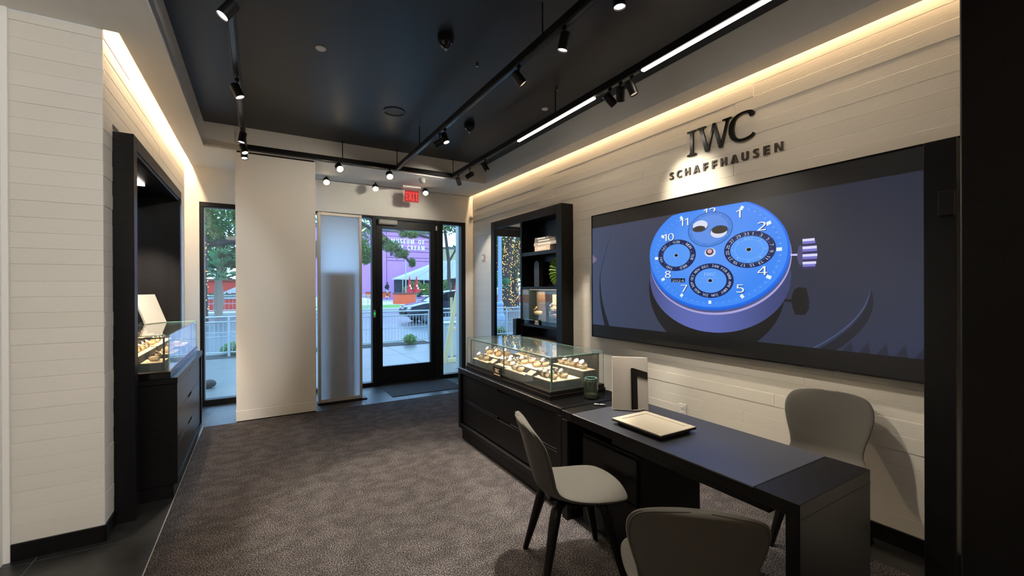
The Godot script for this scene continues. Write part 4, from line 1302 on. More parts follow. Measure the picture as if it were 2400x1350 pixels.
	oval(1.409, 0.29, 0.073, 0.045, Color(0.85, 0.87, 0.95))
	oval(1.583, 0.366, 0.075, 0.046, Color(0.85, 0.87, 0.95))
	oval(1.397, 0.317, 0.062, 0.026, Color(0.2, 0.19, 0.17), -1e9)
	oval(1.592, 0.346, 0.072, 0.033, Color(0.2, 0.19, 0.17), -1e9)
	var navy := Color(0.05, 0.12, 0.34)
	var face2 := Color(0.33, 0.6, 0.97)
	oval(1.16, 0.532, 0.206, 0.144, navy)
	oval(1.16, 0.532, 0.147, 0.104, face2)
	ring_text(["SUN", "-", "MON", "-", "TUE", "-", "WED", "-", "THU", "-", "FRI", "-", "SAT", "-"], 1.16, 0.532, 0.175, 0.123, 0.026, -PI / 2, TAU / 14, pale, 0.155)
	oval(1.837, 0.531, 0.206, 0.144, navy)
	oval(1.837, 0.531, 0.153, 0.107, face2)
	oval(1.837, 0.531, 0.115, 0.08, Color(0.5, 0.72, 0.99))
	oval(1.837, 0.531, 0.111, 0.077, face2)
	var dn := []
	for k in 16:
		dn.append(str(k * 2 + 1))
	ring_text(dn, 1.837, 0.531, 0.178, 0.124, 0.027, -PI / 2 + 0.18, TAU / 15.7, pale, 0.13)
	ring_text(["-", "-", "-", "-", "-", "-", "-", "-", "-", "-", "-", "-", "-", "-", "-"], 1.837, 0.531, 0.178, 0.124, 0.02, -PI / 2 + 0.38, TAU / 15.7, pale, 0.1)
	ring_text(["DAY", "2", "3", "4", "5", "6", "7", "1"], 1.837, 0.531, 0.13, 0.09, 0.02, -PI / 2, TAU / 8, Color(0.62, 0.8, 1.0), 0.2)
	oval(1.503, 0.770, 0.21, 0.147, navy)
	oval(1.503, 0.770, 0.148, 0.104, face2)
	ring_text(["JAN", "FEB", "MAR", "APR", "MAY", "JUN", "JUL", "AUG", "SEP", "OCT", "NOV", "DEC"], 1.503, 0.770, 0.179, 0.126, 0.024, -PI / 2 + TAU / 24, TAU / 12, pale, 0.135)
	write("IWC", 1.5, 0.715, 0.03, 1.5, 0.0, Color(0.6, 0.77, 1.0))
	bar2(Vector2(1.41, 0.75), Vector2(1.6, 0.75), 0.005, Color(0.45, 0.66, 0.98))
	for q in [Vector2(1.16, 0.532), Vector2(1.837, 0.531), Vector2(1.503, 0.770)]:
		oval(q.x, q.y, 0.024, 0.017, Color(0.75, 0.8, 0.95))
		oval(q.x, q.y, 0.019, 0.0135, Color(0.05, 0.06, 0.1))
	oval(1.503, 0.53, 0.052, 0.037, Color(0.85, 0.85, 0.95))
	oval(1.5, 0.524, 0.036, 0.028, Color(0.25, 0.2, 0.24))
	oval(1.5, 0.52, 0.022, 0.018, Color(0.86, 0.68, 0.72))
	quadp([Vector2(1.102, 0.742), Vector2(1.253, 0.745), Vector2(1.253, 0.782), Vector2(1.102, 0.779)], Color(0.04, 0.07, 0.16))
	write("2024", 1.178, 0.767, 0.022, 2.0, 0.0, Color(0.7, 0.78, 0.95))
	# crown
	quadp([Vector2(2.142, 0.587), Vector2(2.22, 0.59), Vector2(2.22, 0.606), Vector2(2.142, 0.6)], Color(0.8, 0.76, 0.95))
	oval(2.21, 0.6, 0.022, 0.07, Color(0.3, 0.28, 0.45))
	for k in 12:
		var t0 := 0.488 + k * 0.0178
		var bow := 0.02 * sin((k + 0.5) / 12.0 * PI)
		quadp([Vector2(2.222, t0), Vector2(2.296 + bow, t0), Vector2(2.296 + bow, t0 + 0.0178), Vector2(2.222, t0 + 0.0178)], [Color(0.86, 0.85, 0.99), Color(0.45, 0.45, 0.78), Color(0.2, 0.18, 0.36)][k % 3])
	# black bars above and below the picture
	var blk := Color(0.055, 0.052, 0.052)
	pic.fill_rect(Rect2i(0, 0, SW, roundi(sy(0.149))), blk)
	quadp([Vector2(0, 0.148), Vector2(3.05, 0.148), Vector2(3.05, 0.152)], blk)
	pic.fill_rect(Rect2i(0, roundi(sy(1.248)), SW, SH), blk)
	return ImageTexture.create_from_image(pic)

# ---------------------------------------------------------------- counter and its glass case
func counter() -> void:
	var k := thing("counter", "long low black counter with two wide drawers under the watch case", "cabinet", Vector3(2.13, 0, -3.29))
	var off := Vector3(-2.13, 0, 3.29)
	var f := func(nm: String, a: Vector3, b: Vector3, m := "black_wood") -> void:
		part(nm, G.new().span(a + off, b + off, 0.003), M[m], k)
	f.call("plinth", Vector3(1.84, 0, -4.16), Vector3(2.42, 0.125, -2.41))
	f.call("bottom_panel", Vector3(1.81, 0.125, -4.19), Vector3(2.45, 0.175, -2.395))
	f.call("side_panel", Vector3(1.81, 0.175, -4.19), Vector3(2.45, 0.70, -4.14))
	f.call("side_panel", Vector3(1.81, 0.175, -2.445), Vector3(2.45, 0.70, -2.395))
	f.call("top_panel", Vector3(1.81, 0.70, -4.19), Vector3(2.45, 0.752, -2.395))
	f.call("gloss_top", Vector3(1.822, 0.752, -4.18), Vector3(2.448, 0.756, -2.4), "black_gloss")
	f.call("carcass", Vector3(1.86, 0.175, -4.14), Vector3(2.45, 0.70, -2.445), "shadow_gap")
	for q in 2:
		drawer_front(k, 1.835 - 2.13, -1.0, 0.19 + q * 0.252, 0.436 + q * 0.252, -4.125 + 3.29, -2.46 + 3.29, 0.03)
	var vb := thing("vitrine_base", "black plinth carrying the large glass watch case on the counter", "plinth", Vector3(2.13, 0.757, -3.335))
	part("lower_step", G.new().span(Vector3(-0.275, 0, -0.755), Vector3(0.275, 0.028, 0.748), 0.002), M.black_wood, vb)
	part("upper_step", G.new().span(Vector3(-0.268, 0.031, -0.748), Vector3(0.268, 0.058, 0.742), 0.002), M.black_wood, vb)
	part("metal_edge", G.new().span(Vector3(-0.268, 0.058, -0.748), Vector3(0.268, 0.0605, 0.742)).span(Vector3(-0.277, 0.026, -0.757), Vector3(0.277, 0.031, 0.75)), M.bronze, vb)
	glass_case("glass_case", "long glass watch case standing on the black counter", Vector3(1.868, 0.82, -4.08), Vector3(2.39, 1.075, -2.597))
	var fr := thing("case_frame", "slim bronze inner frame of the large watch case", "frame", Vector3(2.13, 0.82, -3.335))
	for p in [Vector3(-0.235, 0, 0.715), Vector3(-0.235, 0, -0.02), Vector3(-0.235, 0, -0.71)]:
		part("post", G.new().box(p + Vector3(0, 0.118, 0), Vector3(0.01, 0.236, 0.01), 0.001), M.bronze, fr)
	part("top_bar", G.new().span(Vector3(-0.24, 0.236, -0.715), Vector3(-0.23, 0.244, 0.72)).span(Vector3(-0.23, 0.236, 0.71), Vector3(0.235, 0.244, 0.72)).span(Vector3(-0.23, 0.236, -0.715), Vector3(0.235, 0.244, -0.705)), M.bronze, fr)
	part("back_board", G.new().span(Vector3(0.222, 0, -0.02), Vector3(0.235, 0.236, 0.715), 0.001), M.riser, fr)
	var gt := "stepped display trays in the large watch case"
	# each module: front strip, middle step, low broad tray, long back step; the far module and the near one
	var mods := [["far", -0.66], ["near", 0.0]]
	for md in mods:
		var dz: float = md[1]
		var w: String = md[0]
		tray_riser("low front strip of the %s half of the large watch case" % w, Vector3(1.882, 0.821, -3.33 + dz), Vector3(1.945, 0.875, -2.985 + dz), gt)
		tray_riser("middle step of the %s half of the large watch case" % w, Vector3(1.955, 0.821, -3.27 + dz), Vector3(2.155, 0.922, -2.92 + dz), gt)
		tray_riser("broad low tray of the %s half of the large watch case" % w, Vector3(1.91, 0.821, -2.912 + dz), Vector3(2.195, 0.878, -2.645 + dz), gt)
		tray_riser("long back step of the %s half of the large watch case" % w, Vector3(2.2, 0.821, -3.03 + dz), Vector3(2.33, 0.935, -2.62 + dz), gt)
		var cd := thing("info_card", "grey sloped card holder on the front of the %s half of the watch case" % w, "card", Vector3(1.915, 0.876, -2.955 + dz))
		var cg := G.new()
		cg.prism([Vector2(-0.03, -0.052), Vector2(0.03, -0.052), Vector2(0.03, 0.036), Vector2(-0.028, 0.004)], -0.028, 0.062)
		part("holder", cg, M.riser, cd)
		cg = G.new()
		cg.x = Transform3D(Basis(Vector3(0, 0, 1), 0.504), Vector3(0.001, 0.0215, 0.017))
		cg.box(Vector3(0, 0, 0), Vector3(0.06, 0.002, 0.086))
		part("card_face", cg, M.grey_card, cd)
		var rows := [["front strip", 1.93, 0.875, [-3.21, -3.12], [0, 5]], ["middle step", 2.02, 0.922, [-3.2, -3.02], [0, 3]], ["rear of the middle step", 2.1, 0.922, [-3.2, -3.11, -3.0], [5, 2, 0]], ["front of the broad tray", 1.985, 0.878, [-2.85, -2.79, -2.715], [1, 1, 4]], ["rear of the broad tray", 2.075, 0.878, [-2.85, -2.78, -2.71], [0, 5, 2]], ["long back step", 2.26, 0.935, [-2.97, -2.9, -2.83, -2.76, -2.69], [2, 0, 5, 3, 2]]]
		var ordn := ["first", "second", "third", "fourth", "fifth"]
		for r in rows:
			for j in r[3].size():
				var st: int = r[4][j]
				if w == "far" and st in [1, 4]:
					st = 0
				put_watch(st, Vector3(r[1] + rng.randf_range(-0.008, 0.008), r[2], r[3][j] + dz), rng.randf_range(-0.25, 0.25), "%s %swatch from left, %s, %s half of large case" % [ordn[j], ["steel ", "dark-strapped ", "dark-dialled ", "gold ", "green-dialled ", "bright "][st], r[0], w], "watches in the large watch case")
	var pl := thing("name_plate", "small black name plate with gold letters at the front of the large watch case", "plate", Vector3(1.872, 0.788, -3.40))
	pl.position = Vector3(1.856, 0.79, -3.40)
	part("plate", G.new().span(Vector3(-0.008, 0, -0.07), Vector3(0.004, 0.09, 0.07), 0.002), M.black_gloss, pl)
	text_on(pl, "letter", "IWC", M.gold_letters_glow, "Droid Serif", true, Vector3(-0.0085, 0.055, 0), Basis(Vector3(0, 0, 1), Vector3(0, 1, 0), Vector3(-1, 0, 0)), 0.075, 0.036, 0.001)
	part("gold_line", G.new().span(Vector3(-0.0095, 0.016, -0.055), Vector3(-0.0085, 0.024, 0.055)), M.gold_letters_glow, pl)
	for z in [-3.7, -2.95]:
		area(Vector3(1.91, 1.062, z), Vector2(0.015, 0.62), 0.16, Color(1, 0.88, 0.68), Vector3(0.55, -1, 0))
	var jr := thing("glass_jar", "smoky green glass tumbler on the counter end", "jar", Vector3(2.165, 0.757, -2.49))
	part("glass", G.new().lathe([Vector2(0, 0.0), Vector2(0.047, 0.0), Vector2(0.055, 0.01), Vector2(0.056, 0.13), Vector2(0.047, 0.152), Vector2(0.044, 0.15), Vector2(0.052, 0.128), Vector2(0.051, 0.014), Vector2(0, 0.01)], 36), M.jar_glass, jr)
	part("candle", G.new().lathe([Vector2(0, 0.012), Vector2(0.047, 0.012), Vector2(0.047, 0.03), Vector2(0, 0.03)], 28), mat("candle_wax", Color(0.2, 0.21, 0.13), 0.6), jr)
	part("rim_ring", G.new().lathe([Vector2(0.044, 0.15), Vector2(0.0455, 0.154), Vector2(0.047, 0.152)], 36), M.glass_edge, jr)

func desk() -> void:
	var k := thing("desk", "black consultation desk with a dark leather top and slab ends", "desk", Vector3(2.11, 0, -1.62))
	var off := Vector3(-2.11, 0, 1.62)
	var f := func(nm: String, a: Vector3, b: Vector3, m := "black_wood", lab := "") -> void:
		part(nm, G.new().span(a + off, b + off, 0.002), M[m], k, lab)
	f.call("top_panel", Vector3(1.8, 0.69, -2.375), Vector3(2.43, 0.75, -2.262))
	f.call("top_panel", Vector3(1.8, 0.69, -1.036), Vector3(2.43, 0.75, -0.858))
	f.call("top_core", Vector3(1.803, 0.69, -2.262), Vector3(2.43, 0.742, -1.036))
	f.call("leather_inlay", Vector3(1.799, 0.742, -2.26), Vector3(2.431, 0.7505, -1.039), "desk_leather", "dark blue-grey leather writing surface")
	f.call("end_panel", Vector3(1.8, 0, -2.375), Vector3(2.43, 0.69, -2.315))
	f.call("end_panel", Vector3(1.8, 0, -0.912), Vector3(2.43, 0.69, -0.858))
	f.call("pencil_drawer", Vector3(1.812, 0.66, -1.9), Vector3(2.3, 0.69, -0.98), "black_wood")
	var p := thing("desk_pedestal", "black drawer pedestal standing under the left end of the desk", "cabinet", Vector3(2.13, 0, -1.98))
	part("carcass", G.new().span(Vector3(-0.26, 0.03, -0.25), Vector3(0.27, 0.62, 0.255), 0.003), M.black_wood, p)
	part("drawer", G.new().span(Vector3(-0.278, 0.345, -0.235), Vector3(-0.26, 0.60, 0.24), 0.003), M.black_wood, p)
	part("drawer", G.new().span(Vector3(-0.278, 0.05, -0.235), Vector3(-0.26, 0.338, 0.24), 0.003), M.black_wood, p)
	part("foot", G.new().span(Vector3(-0.24, 0, -0.23), Vector3(0.25, 0.03, 0.235)), M.shadow_gap, p)
	# presentation tray, turned slightly
	var t := thing("presentation_tray", "cream-lined presentation tray with a black rim lying on the desk", "tray", Vector3(2.025, 0.7512, -1.775), 0.0)
	part("base", G.new().span(Vector3(-0.125, 0, -0.165), Vector3(0.125, 0.022, 0.165), 0.002), M.black_wood, t)
	part("rim_plate", G.new().span(Vector3(-0.15, 0.022, -0.19), Vector3(0.15, 0.032, 0.19), 0.002), M.black_wood, t)
	part("liner_edge", G.new().span(Vector3(-0.147, 0.032, -0.187), Vector3(0.147, 0.038, -0.147), 0.002).span(Vector3(-0.147, 0.032, 0.147), Vector3(0.147, 0.038, 0.187), 0.002).span(Vector3(-0.147, 0.032, -0.147), Vector3(-0.107, 0.038, 0.147), 0.002).span(Vector3(0.107, 0.032, -0.147), Vector3(0.147, 0.038, 0.147), 0.002), M.tray_liner, t)
	part("liner", G.new().span(Vector3(-0.107, 0.032, -0.147), Vector3(0.107, 0.034, 0.147)), M.tray_liner, t)
	# easel mirror leaning back
	var m := thing("table_mirror", "frameless square mirror standing tilted at the back of the desk", "mirror", Vector3(2.175, 0.7555, -2.10), 0.0)
	var mx := Transform3D(Basis(Vector3(0, 1, 0), deg_to_rad(-44.0)) * Basis(Vector3(1, 0, 0), deg_to_rad(-12.5)), Vector3.ZERO)
	var g := G.new()
	g.x = mx
	g.quad(Vector3(-0.118, 0.004, 0.0045), Vector3(0.118, 0.004, 0.0045), Vector3(0.118, 0.36, 0.0045), Vector3(-0.118, 0.36, 0.0045))
	part("mirror_face", g, M.mirror, m)
	g = G.new()
	g.x = mx
	g.box(Vector3(0, 0.181, 0), Vector3(0.24, 0.362, 0.008), 0.002)
	part("mirror_edge", g, M.frame_silver, m)
	g = G.new()
	g.x = mx
	g.box(Vector3(0.11, 0.16, -0.014), Vector3(0.012, 0.32, 0.018), 0.002)
	part("back_rib", g, M.black_metal, m)
	g = G.new()
	g.x = Transform3D(Basis(Vector3(0, 1, 0), deg_to_rad(-44.0)), Vector3.ZERO)
	g.span(Vector3(-0.1, 0, -0.1), Vector3(0.1, 0.003, 0.004), 0.001)
	part("foot_plate", g, M.black_metal, m)
	var r := thing("key_remote", "small black and silver remote lying on the left end of the desk", "remote", Vector3(2.1, 0.7512, -2.32), 0.75)
	part("body", G.new().span(Vector3(-0.016, 0, -0.045), Vector3(0.016, 0.009, 0.045), 0.004), M.black_gloss, r)
	part("button", G.new().span(Vector3(-0.011, 0.009, -0.035), Vector3(0.011, 0.011, -0.008), 0.001), M.chrome, r)
	part("button", G.new().span(Vector3(-0.011, 0.009, 0.0), Vector3(0.011, 0.011, 0.03), 0.001), M.chrome, r)

# ---------------------------------------------------------------- upholstered shell chairs
const SPINE := [[-0.300, 0.867, 0.0008, 0.0], [-0.299, 0.861, 0.12, 0.004], [-0.292, 0.838, 0.19, 0.018], [-0.277, 0.79, 0.223, 0.038], [-0.258, 0.725, 0.23, 0.05], [-0.238, 0.645, 0.215, 0.056], [-0.216, 0.565, 0.193, 0.056], [-0.198, 0.51, 0.186, 0.054], [-0.162, 0.468, 0.19, 0.048], [-0.105, 0.45, 0.204, 0.036], [-0.03, 0.446, 0.222, 0.024], [0.06, 0.449, 0.235, 0.014], [0.145, 0.455, 0.236, 0.006], [0.205, 0.457, 0.224, 0.0], [0.247, 0.452, 0.192, -0.004], [0.268, 0.444, 0.13, -0.004], [0.277, 0.439, 0.0008, -0.004]]

func spine(u: float) -> Array:   # position, tangent, half width, curl along the shell
	var n := SPINE.size() - 1
	var q := clampf(u, 0, 1) * n
	var k := mini(floori(q), n - 1)
	var t := q - k
	var at := func(j: int) -> Vector4:
		var e: Array = SPINE[clampi(j, 0, n)]
		return Vector4(e[0], e[1], e[2], e[3])
	var p0: Vector4 = at.call(k - 1)
	var p1: Vector4 = at.call(k)
	var p2: Vector4 = at.call(k + 1)
	var p3: Vector4 = at.call(k + 2)
	var p := 0.5 * ((2.0 * p1) + (p2 - p0) * t + (2.0 * p0 - 5.0 * p1 + 4.0 * p2 - p3) * t * t + (3.0 * p1 - p0 - 3.0 * p2 + p3) * t * t * t)
	var d := 0.5 * ((p2 - p0) + 2.0 * (2.0 * p0 - 5.0 * p1 + 4.0 * p2 - p3) * t + 3.0 * (3.0 * p1 - p0 - 3.0 * p2 + p3) * t * t)
	return [Vector3(p.x, p.y, 0), Vector3(d.x, d.y, 0).normalized(), p.z, p.w]

func shell(u: float, v: float, grow := 0.0) -> Vector3:
	var s := spine(u)
	var a := v * TAU
	var w := signf(cos(a)) * pow(absf(cos(a)), 0.75)
	var h := signf(sin(a)) * pow(absf(sin(a)), 0.9)
	var nn := Vector3(-s[1].y, s[1].x, 0)
	var thick := 0.022 * minf(1.0, s[2] / 0.09) + grow
	return s[0] + Vector3(0, 0, w * (s[2] + grow)) + nn * (s[3] * w * w + h * thick)

func chairs() -> void:
	var o := thing("chair", "grey fabric shell chair with black legs drawn up to the desk front beside the counter", "chair", Vector3(1.535, 0.008, -1.93), atan2(-0.33, 0.944), "grey shell chairs")
	part("seat_shell", G.new().grid(72, 28, func(u, v): return shell(u, v), false, true), M.chair_fabric, o)
	var pts := []
	var rr := []
	for k in 61:
		var u := 0.02 + 0.96 * k / 60.0
		pts.append(shell(u, 0.944, 0.001))
		rr.append(0.0028)
	var g := G.new()
	g.tube(pts, rr, 6)
	pts = []
	for k in 61:
		pts.append(shell(0.02 + 0.96 * k / 60.0, 0.556, 0.001))
	g.tube(pts, rr, 6)
	part("piping", g, M.chair_piping, o)
	part("under_frame", G.new().span(Vector3(-0.15, 0.398, -0.05), Vector3(0.16, 0.425, 0.05), 0.006).span(Vector3(-0.06, 0.398, -0.14), Vector3(0.07, 0.422, 0.14), 0.006), M.black_wood, o)
	for sx2 in [-1.0, 1.0]:
		for sz in [-1.0, 1.0]:
			var lg := G.new()
			lg.tube([Vector3(sx2 * 0.02, 0.408, sz * 0.02), Vector3(sx2 * 0.11, 0.402, sz * 0.105), Vector3(sx2 * 0.136, 0.385, sz * 0.13), Vector3(sx2 * 0.148, 0.34, sz * 0.142), Vector3(sx2 * 0.19, 0.16, sz * 0.178), Vector3(sx2 * 0.228, 0.0, sz * 0.21)], [0.02, 0.025, 0.031, 0.031, 0.024, 0.016], 8)
			part("leg", lg, M.black_wood, o)
	dup(o, "chair", "grey fabric shell chair seen from behind at the bottom edge before the desk", Vector3(1.42, 0.008, -1.09), atan2(0.73, 0.68))
	dup(o, "chair", "grey fabric shell chair between the desk and the planked wall", Vector3(2.975, 0.008, -1.30), atan2(-0.25, -0.97)).scale = Vector3.ONE * 1.03

# ---------------------------------------------------------------- track lighting
func head(at: Vector3, to: Vector3, label: String, en: float, ang: float, lens := "lens", warm := Color(1.0, 0.955, 0.885), soft := 0.35) -> void:
	var R := 1.35 if lens == "lens_warm" else 1.0  # glaring heads built larger to stand in for their bloom
	var o := thing("track_spotlight", label, "spotlight", at, 0.0, "black cylinder spotlights")
	var d := (to - at).normalized()
	var b := Basis(Quaternion(Vector3.UP, d))
	part("stem", G.new().tube([Vector3(0, 3.25 - at.y, 0), Vector3(0, 0.0, 0)], 0.006, 8).lathe([Vector2(0.016, 3.24 - at.y), Vector2(0.016, 3.251 - at.y), Vector2(0, 3.251 - at.y)], 14), M.black_metal, o)
	var g := G.new()
	g.x = Transform3D(b, Vector3.ZERO)
	g.lathe([Vector2(0, -0.055), Vector2(0.03 * R, -0.055), Vector2(0.034 * R, -0.05), Vector2(0.034 * R, 0.055), Vector2(0.031 * R, 0.055), Vector2(0.0295 * R, 0.045)], 24)
	part("body", g, M.black_metal, o)
	g = G.new()
	g.x = Transform3D(b, Vector3.ZERO)
	g.lathe([Vector2(0.0298 * R, 0.046), Vector2(0, 0.046)], 24)
	part("lens", g, M[lens], o)
	spot(at + d * 0.06, to, en, ang, warm, o, soft)

func tracks() -> void:
	var t := thing("light_track", "black suspended lighting track with three long arms and a cross bar", "track")
	var y0 := 3.25
	for q in [[Vector3(-0.17, y0, -6.005), Vector3(-0.12, y0 + 0.06, 0.3)], [Vector3(1.645, y0, -5.955), Vector3(1.695, y0 + 0.06, 0.3)], [Vector3(2.49, y0, -6.005), Vector3(2.54, y0 + 0.06, 0.3)], [Vector3(-0.12, y0, -6.005), Vector3(2.49, y0 + 0.06, -5.955)]]:
		part("rail", G.new().span(q[0], q[1], 0.002), M.black_metal, t)
	for q in [[Vector3(-0.158, y0 - 0.0015, -5.95), Vector3(-0.132, y0 + 0.002, 0.29)], [Vector3(1.657, y0 - 0.0015, -5.95), Vector3(1.683, y0 + 0.002, 0.29)], [Vector3(2.502, y0 - 0.0015, -5.99), Vector3(2.528, y0 + 0.002, -4.12)], [Vector3(2.502, y0 - 0.0015, -2.8), Vector3(2.528, y0 + 0.002, -2.32)]]:
		part("contact_strip", G.new().span(q[0], q[1]), M.track_face, t)
	for q in [Vector2(2.515, -5.98), Vector2(-0.145, -5.98), Vector2(0.95, -5.98), Vector2(1.67, -5.0), Vector2(1.67, -2.4), Vector2(2.515, -3.4), Vector2(-0.145, -3.4), Vector2(1.67, -5.98), Vector2(2.515, -1.0), Vector2(-0.145, -1.0)]:
		part("suspension_rod", G.new().tube([Vector3(q.x, y0 + 0.05, q.y), Vector3(q.x, HC + 0.002, q.y)], 0.006, 8), M.black_metal, t)
	for q in [[-4.1, -2.83, "bright linear light in the right track between the far spotlights and the trio"], [-2.29, -0.9, "long bright linear light in the right track nearest the camera"]]:
		var l := thing("linear_light", q[2], "light", Vector3(2.515, y0, (q[0] + q[1]) / 2.0))
		var hl: float = (q[1] - q[0]) / 2.0
		part("diffuser", G.new().span(Vector3(-0.016, -0.014, -hl), Vector3(0.016, -0.0005, hl), 0.003), M.led_bar, l)
		area(Vector3(2.515, y0 - 0.028, (q[0] + q[1]) / 2.0), Vector2(0.04, hl * 2), 1.0 * hl, Color(1.0, 0.93, 0.85), Vector3(0, -1, 0), self)
	var H := 3.155
	# left track: aimed at the left niche and its case
	head(Vector3(-0.145, H, -2.86), Vector3(-1.29, 1.2, -2.5), "black spotlight on the left track nearest the camera", 3.0, 24.0)
	head(Vector3(-0.145, H, -4.0), Vector3(1.2, 0.0, -3.5), "second black spotlight along the left track from the camera", 3.0, 24.0)
	head(Vector3(-0.145, H, -5.2), Vector3(-0.55, 0.6, -5.0), "third black spotlight along the left track from the camera", 2.2, 26.0)
	head(Vector3(-0.145, H, -5.62), Vector3(0.8, 0.0, -4.4), "fourth black spotlight along the left track, first of the end pair", 1.0, 30.0, "lens", Color(1.0, 0.955, 0.885), 1.0)
	head(Vector3(-0.145, H - 0.01, -5.8), Vector3(0.1, 0.0, -4.9), "black spotlight at the far corner of the left track, last of the end pair", 0.7, 26.0)
	# middle track: down on desk, carpet and counter
	head(Vector3(1.67, H, -1.68), Vector3(1.75, 0.0, -1.6), "black spotlight on the middle track nearest the camera, cut by the frame top", 3.0, 26.0)
	head(Vector3(1.67, H, -2.16), Vector3(1.3, 0.0, -2.8), "black spotlight on the middle track with a bright lens, second from the camera", 12.0, 25.0)
	head(Vector3(1.67, H, -2.71), Vector3(3.37, 0.7, -1.75), "black spotlight on the middle track with a dim lens, third from the camera", 4.0, 34.0, "lens_dim", Color(1.0, 0.955, 0.885), 1.0)
	head(Vector3(1.67, H, -4.18), Vector3(2.1, 0.9, -3.3), "near one of the bright spotlight pair far along the middle track", 7.0, 18.0)
	head(Vector3(1.67, H, -4.33), Vector3(0.3, 2.3, -6.06), "far one of the bright spotlight pair far along the middle track", 1.6, 38.0, "lens", Color(1.0, 0.955, 0.885), 1.0)
	# right track: trio for the sign, three for the shelf unit
	head(Vector3(2.515, H, -2.64), Vector3(3.37, 2.42, -2.48), "left one of the black spotlight trio on the right track", 3.2, 22.0, "lens_dim", Color(1.0, 0.95, 0.86), 1.0)
	head(Vector3(2.515, H, -2.52), Vector3(3.36, 1.1, -3.4), "middle one of the black spotlight trio on the right track", 5.0, 22.0, "lens_dim")
	head(Vector3(2.515, H, -2.4), Vector3(3.36, 0.3, -1.6), "right one of the black spotlight trio on the right track", 3.0, 30.0, "lens_dim")
	head(Vector3(2.515, H, -4.92), Vector3(3.3, 1.7, -4.6), "nearest of three black spotlights at the far end of the right track", 3.0, 20.0, "lens_dim")
	head(Vector3(2.515, H, -5.39), Vector3(1.7, 2.55, -7.1), "middle of three black spotlights at the far end of the right track", 1.5, 40.0, "lens_dim", Color(1.0, 0.955, 0.885), 1.0)
	head(Vector3(2.515, H, -5.78), Vector3(3.36, 1.8, -6.4), "farthest of three black spotlights at the far end of the right track", 2.0, 22.0, "lens_dim")
	# glaring ones that face the room
	head(Vector3(0.908, 3.18, -5.98), Vector3(1.4, 0.5, -2.0), "largest glaring spotlight on the front cross bar beside the column", 4.0, 26.0, "lens_warm", Color(1, 0.9, 0.76))
	head(Vector3(1.565, 3.165, -5.98), Vector3(1.1, 0.5, -2.4), "glaring spotlight on the front cross bar beside the middle arm", 5.0, 26.0, "lens_warm", Color(1, 0.9, 0.76))
	head(Vector3(0.862, 3.183, -6.85), Vector3(0.5, 0.9, -3.0), "left one of three glaring spotlights under the soffit by the door", 2.5, 26.0, "lens_warm", Color(1, 0.9, 0.76))
	head(Vector3(1.572, 3.17, -6.85), Vector3(1.0, 0.5, -3.0), "middle one of three glaring spotlights under the soffit by the door", 2.5, 26.0, "lens_warm", Color(1, 0.9, 0.76))
	head(Vector3(2.384, 3.192, -6.85), Vector3(1.4, 0.5, -3.0), "right one of three glaring spotlights under the soffit by the door", 2.5, 26.0, "lens_warm", Color(1, 0.9, 0.76))
	# unseen lamp behind the camera, placed to light the left pier
	head(Vector3(1.2, 3.185, 0.9), Vector3(-1.02, 1.75, -3.67), "unseen spotlight behind the camera, placed to light the left pier", 10.0, 20.0, "lens", Color(1.0, 1.0, 1.0))

# ---------------------------------------------------------------- the street beyond the glass
func leaf_mesh(l: float, w: float) -> ArrayMesh:
	var g := G.new()
	var mid := Vector3(0, 0, 0)
	g.quad(mid, Vector3(w, 0.1 * l, 0.25 * w), Vector3(0, l, 0.1 * l), Vector3(-w, 0.1 * l, 0.25 * w) * 0.0 + Vector3(0, l * 0.5, 0))
	g.quad(mid, Vector3(0, l * 0.5, 0), Vector3(0, l, 0.1 * l), Vector3(-w, 0.45 * l, 0.25 * w))
	return g.mesh()

func foliage(o: Node3D, nm: String, blobs: Array, count: int, size: float, m: Material, flat := false) -> void:   # leaves scattered in ellipsoids
	var mm := MultiMesh.new()
	mm.transform_format = MultiMesh.TRANSFORM_3D
	mm.mesh = leaf_mesh(size, size * 0.34)
	mm.instance_count = count
	for k in count:
		var b: Array = blobs[k % blobs.size()]
		var d := Vector3(rng.randfn(), rng.randfn(), rng.randfn()).normalized() * pow(rng.randf(), 0.4)
		var p: Vector3 = b[0] + d * b[1]
		var bs := Basis.from_euler(Vector3(rng.randf() * TAU, rng.randf() * TAU, rng.randf() * TAU)) * Basis.from_scale(Vector3.ONE * rng.randf_range(0.7, 1.3))
		mm.set_instance_transform(k, Transform3D(bs, p))
	var mi := MultiMeshInstance3D.new()
	mi.name = nm
	mi.multimesh = mm
	mi.material_override = m
	mi.set_meta("kind", "stuff")
	o.add_child(mi, true)

func dots(o: Node3D, nm: String, pts: Array, r: float, m: Material) -> void:
	var mm := MultiMesh.new()
	mm.transform_format = MultiMesh.TRANSFORM_3D
	mm.mesh = G.new().ball(Vector3.ZERO, Vector3(r, r, r), 6, 4).mesh()
	mm.instance_count = pts.size()
	for k in pts.size():
		mm.set_instance_transform(k, Transform3D(Basis(), pts[k]))
	var mi := MultiMeshInstance3D.new()
	mi.name = nm
	mi.multimesh = mm
	mi.material_override = m
	mi.set_meta("kind", "stuff")
	o.add_child(mi, true)

func broad_tree(label: String, base: Vector3, limbs: Array, blobs: Array, count: int, leaf: float, lm: String, r0: float, cat := "tree") -> Node3D:
	var o := thing("broad_tree", label, cat, base)
	for k in limbs.size():
		var pts: Array = limbs[k]
		var rr := []
		for j in pts.size():
			rr.append((r0 if k == 0 else r0 * 0.5) * (1.0 - 0.6 * j / pts.size()))
		part("trunk" if k == 0 else "limb", G.new().tube(pts, rr, 9), M.bark, o)
	foliage(o, "foliage", blobs, count, leaf, M[lm])
	return o

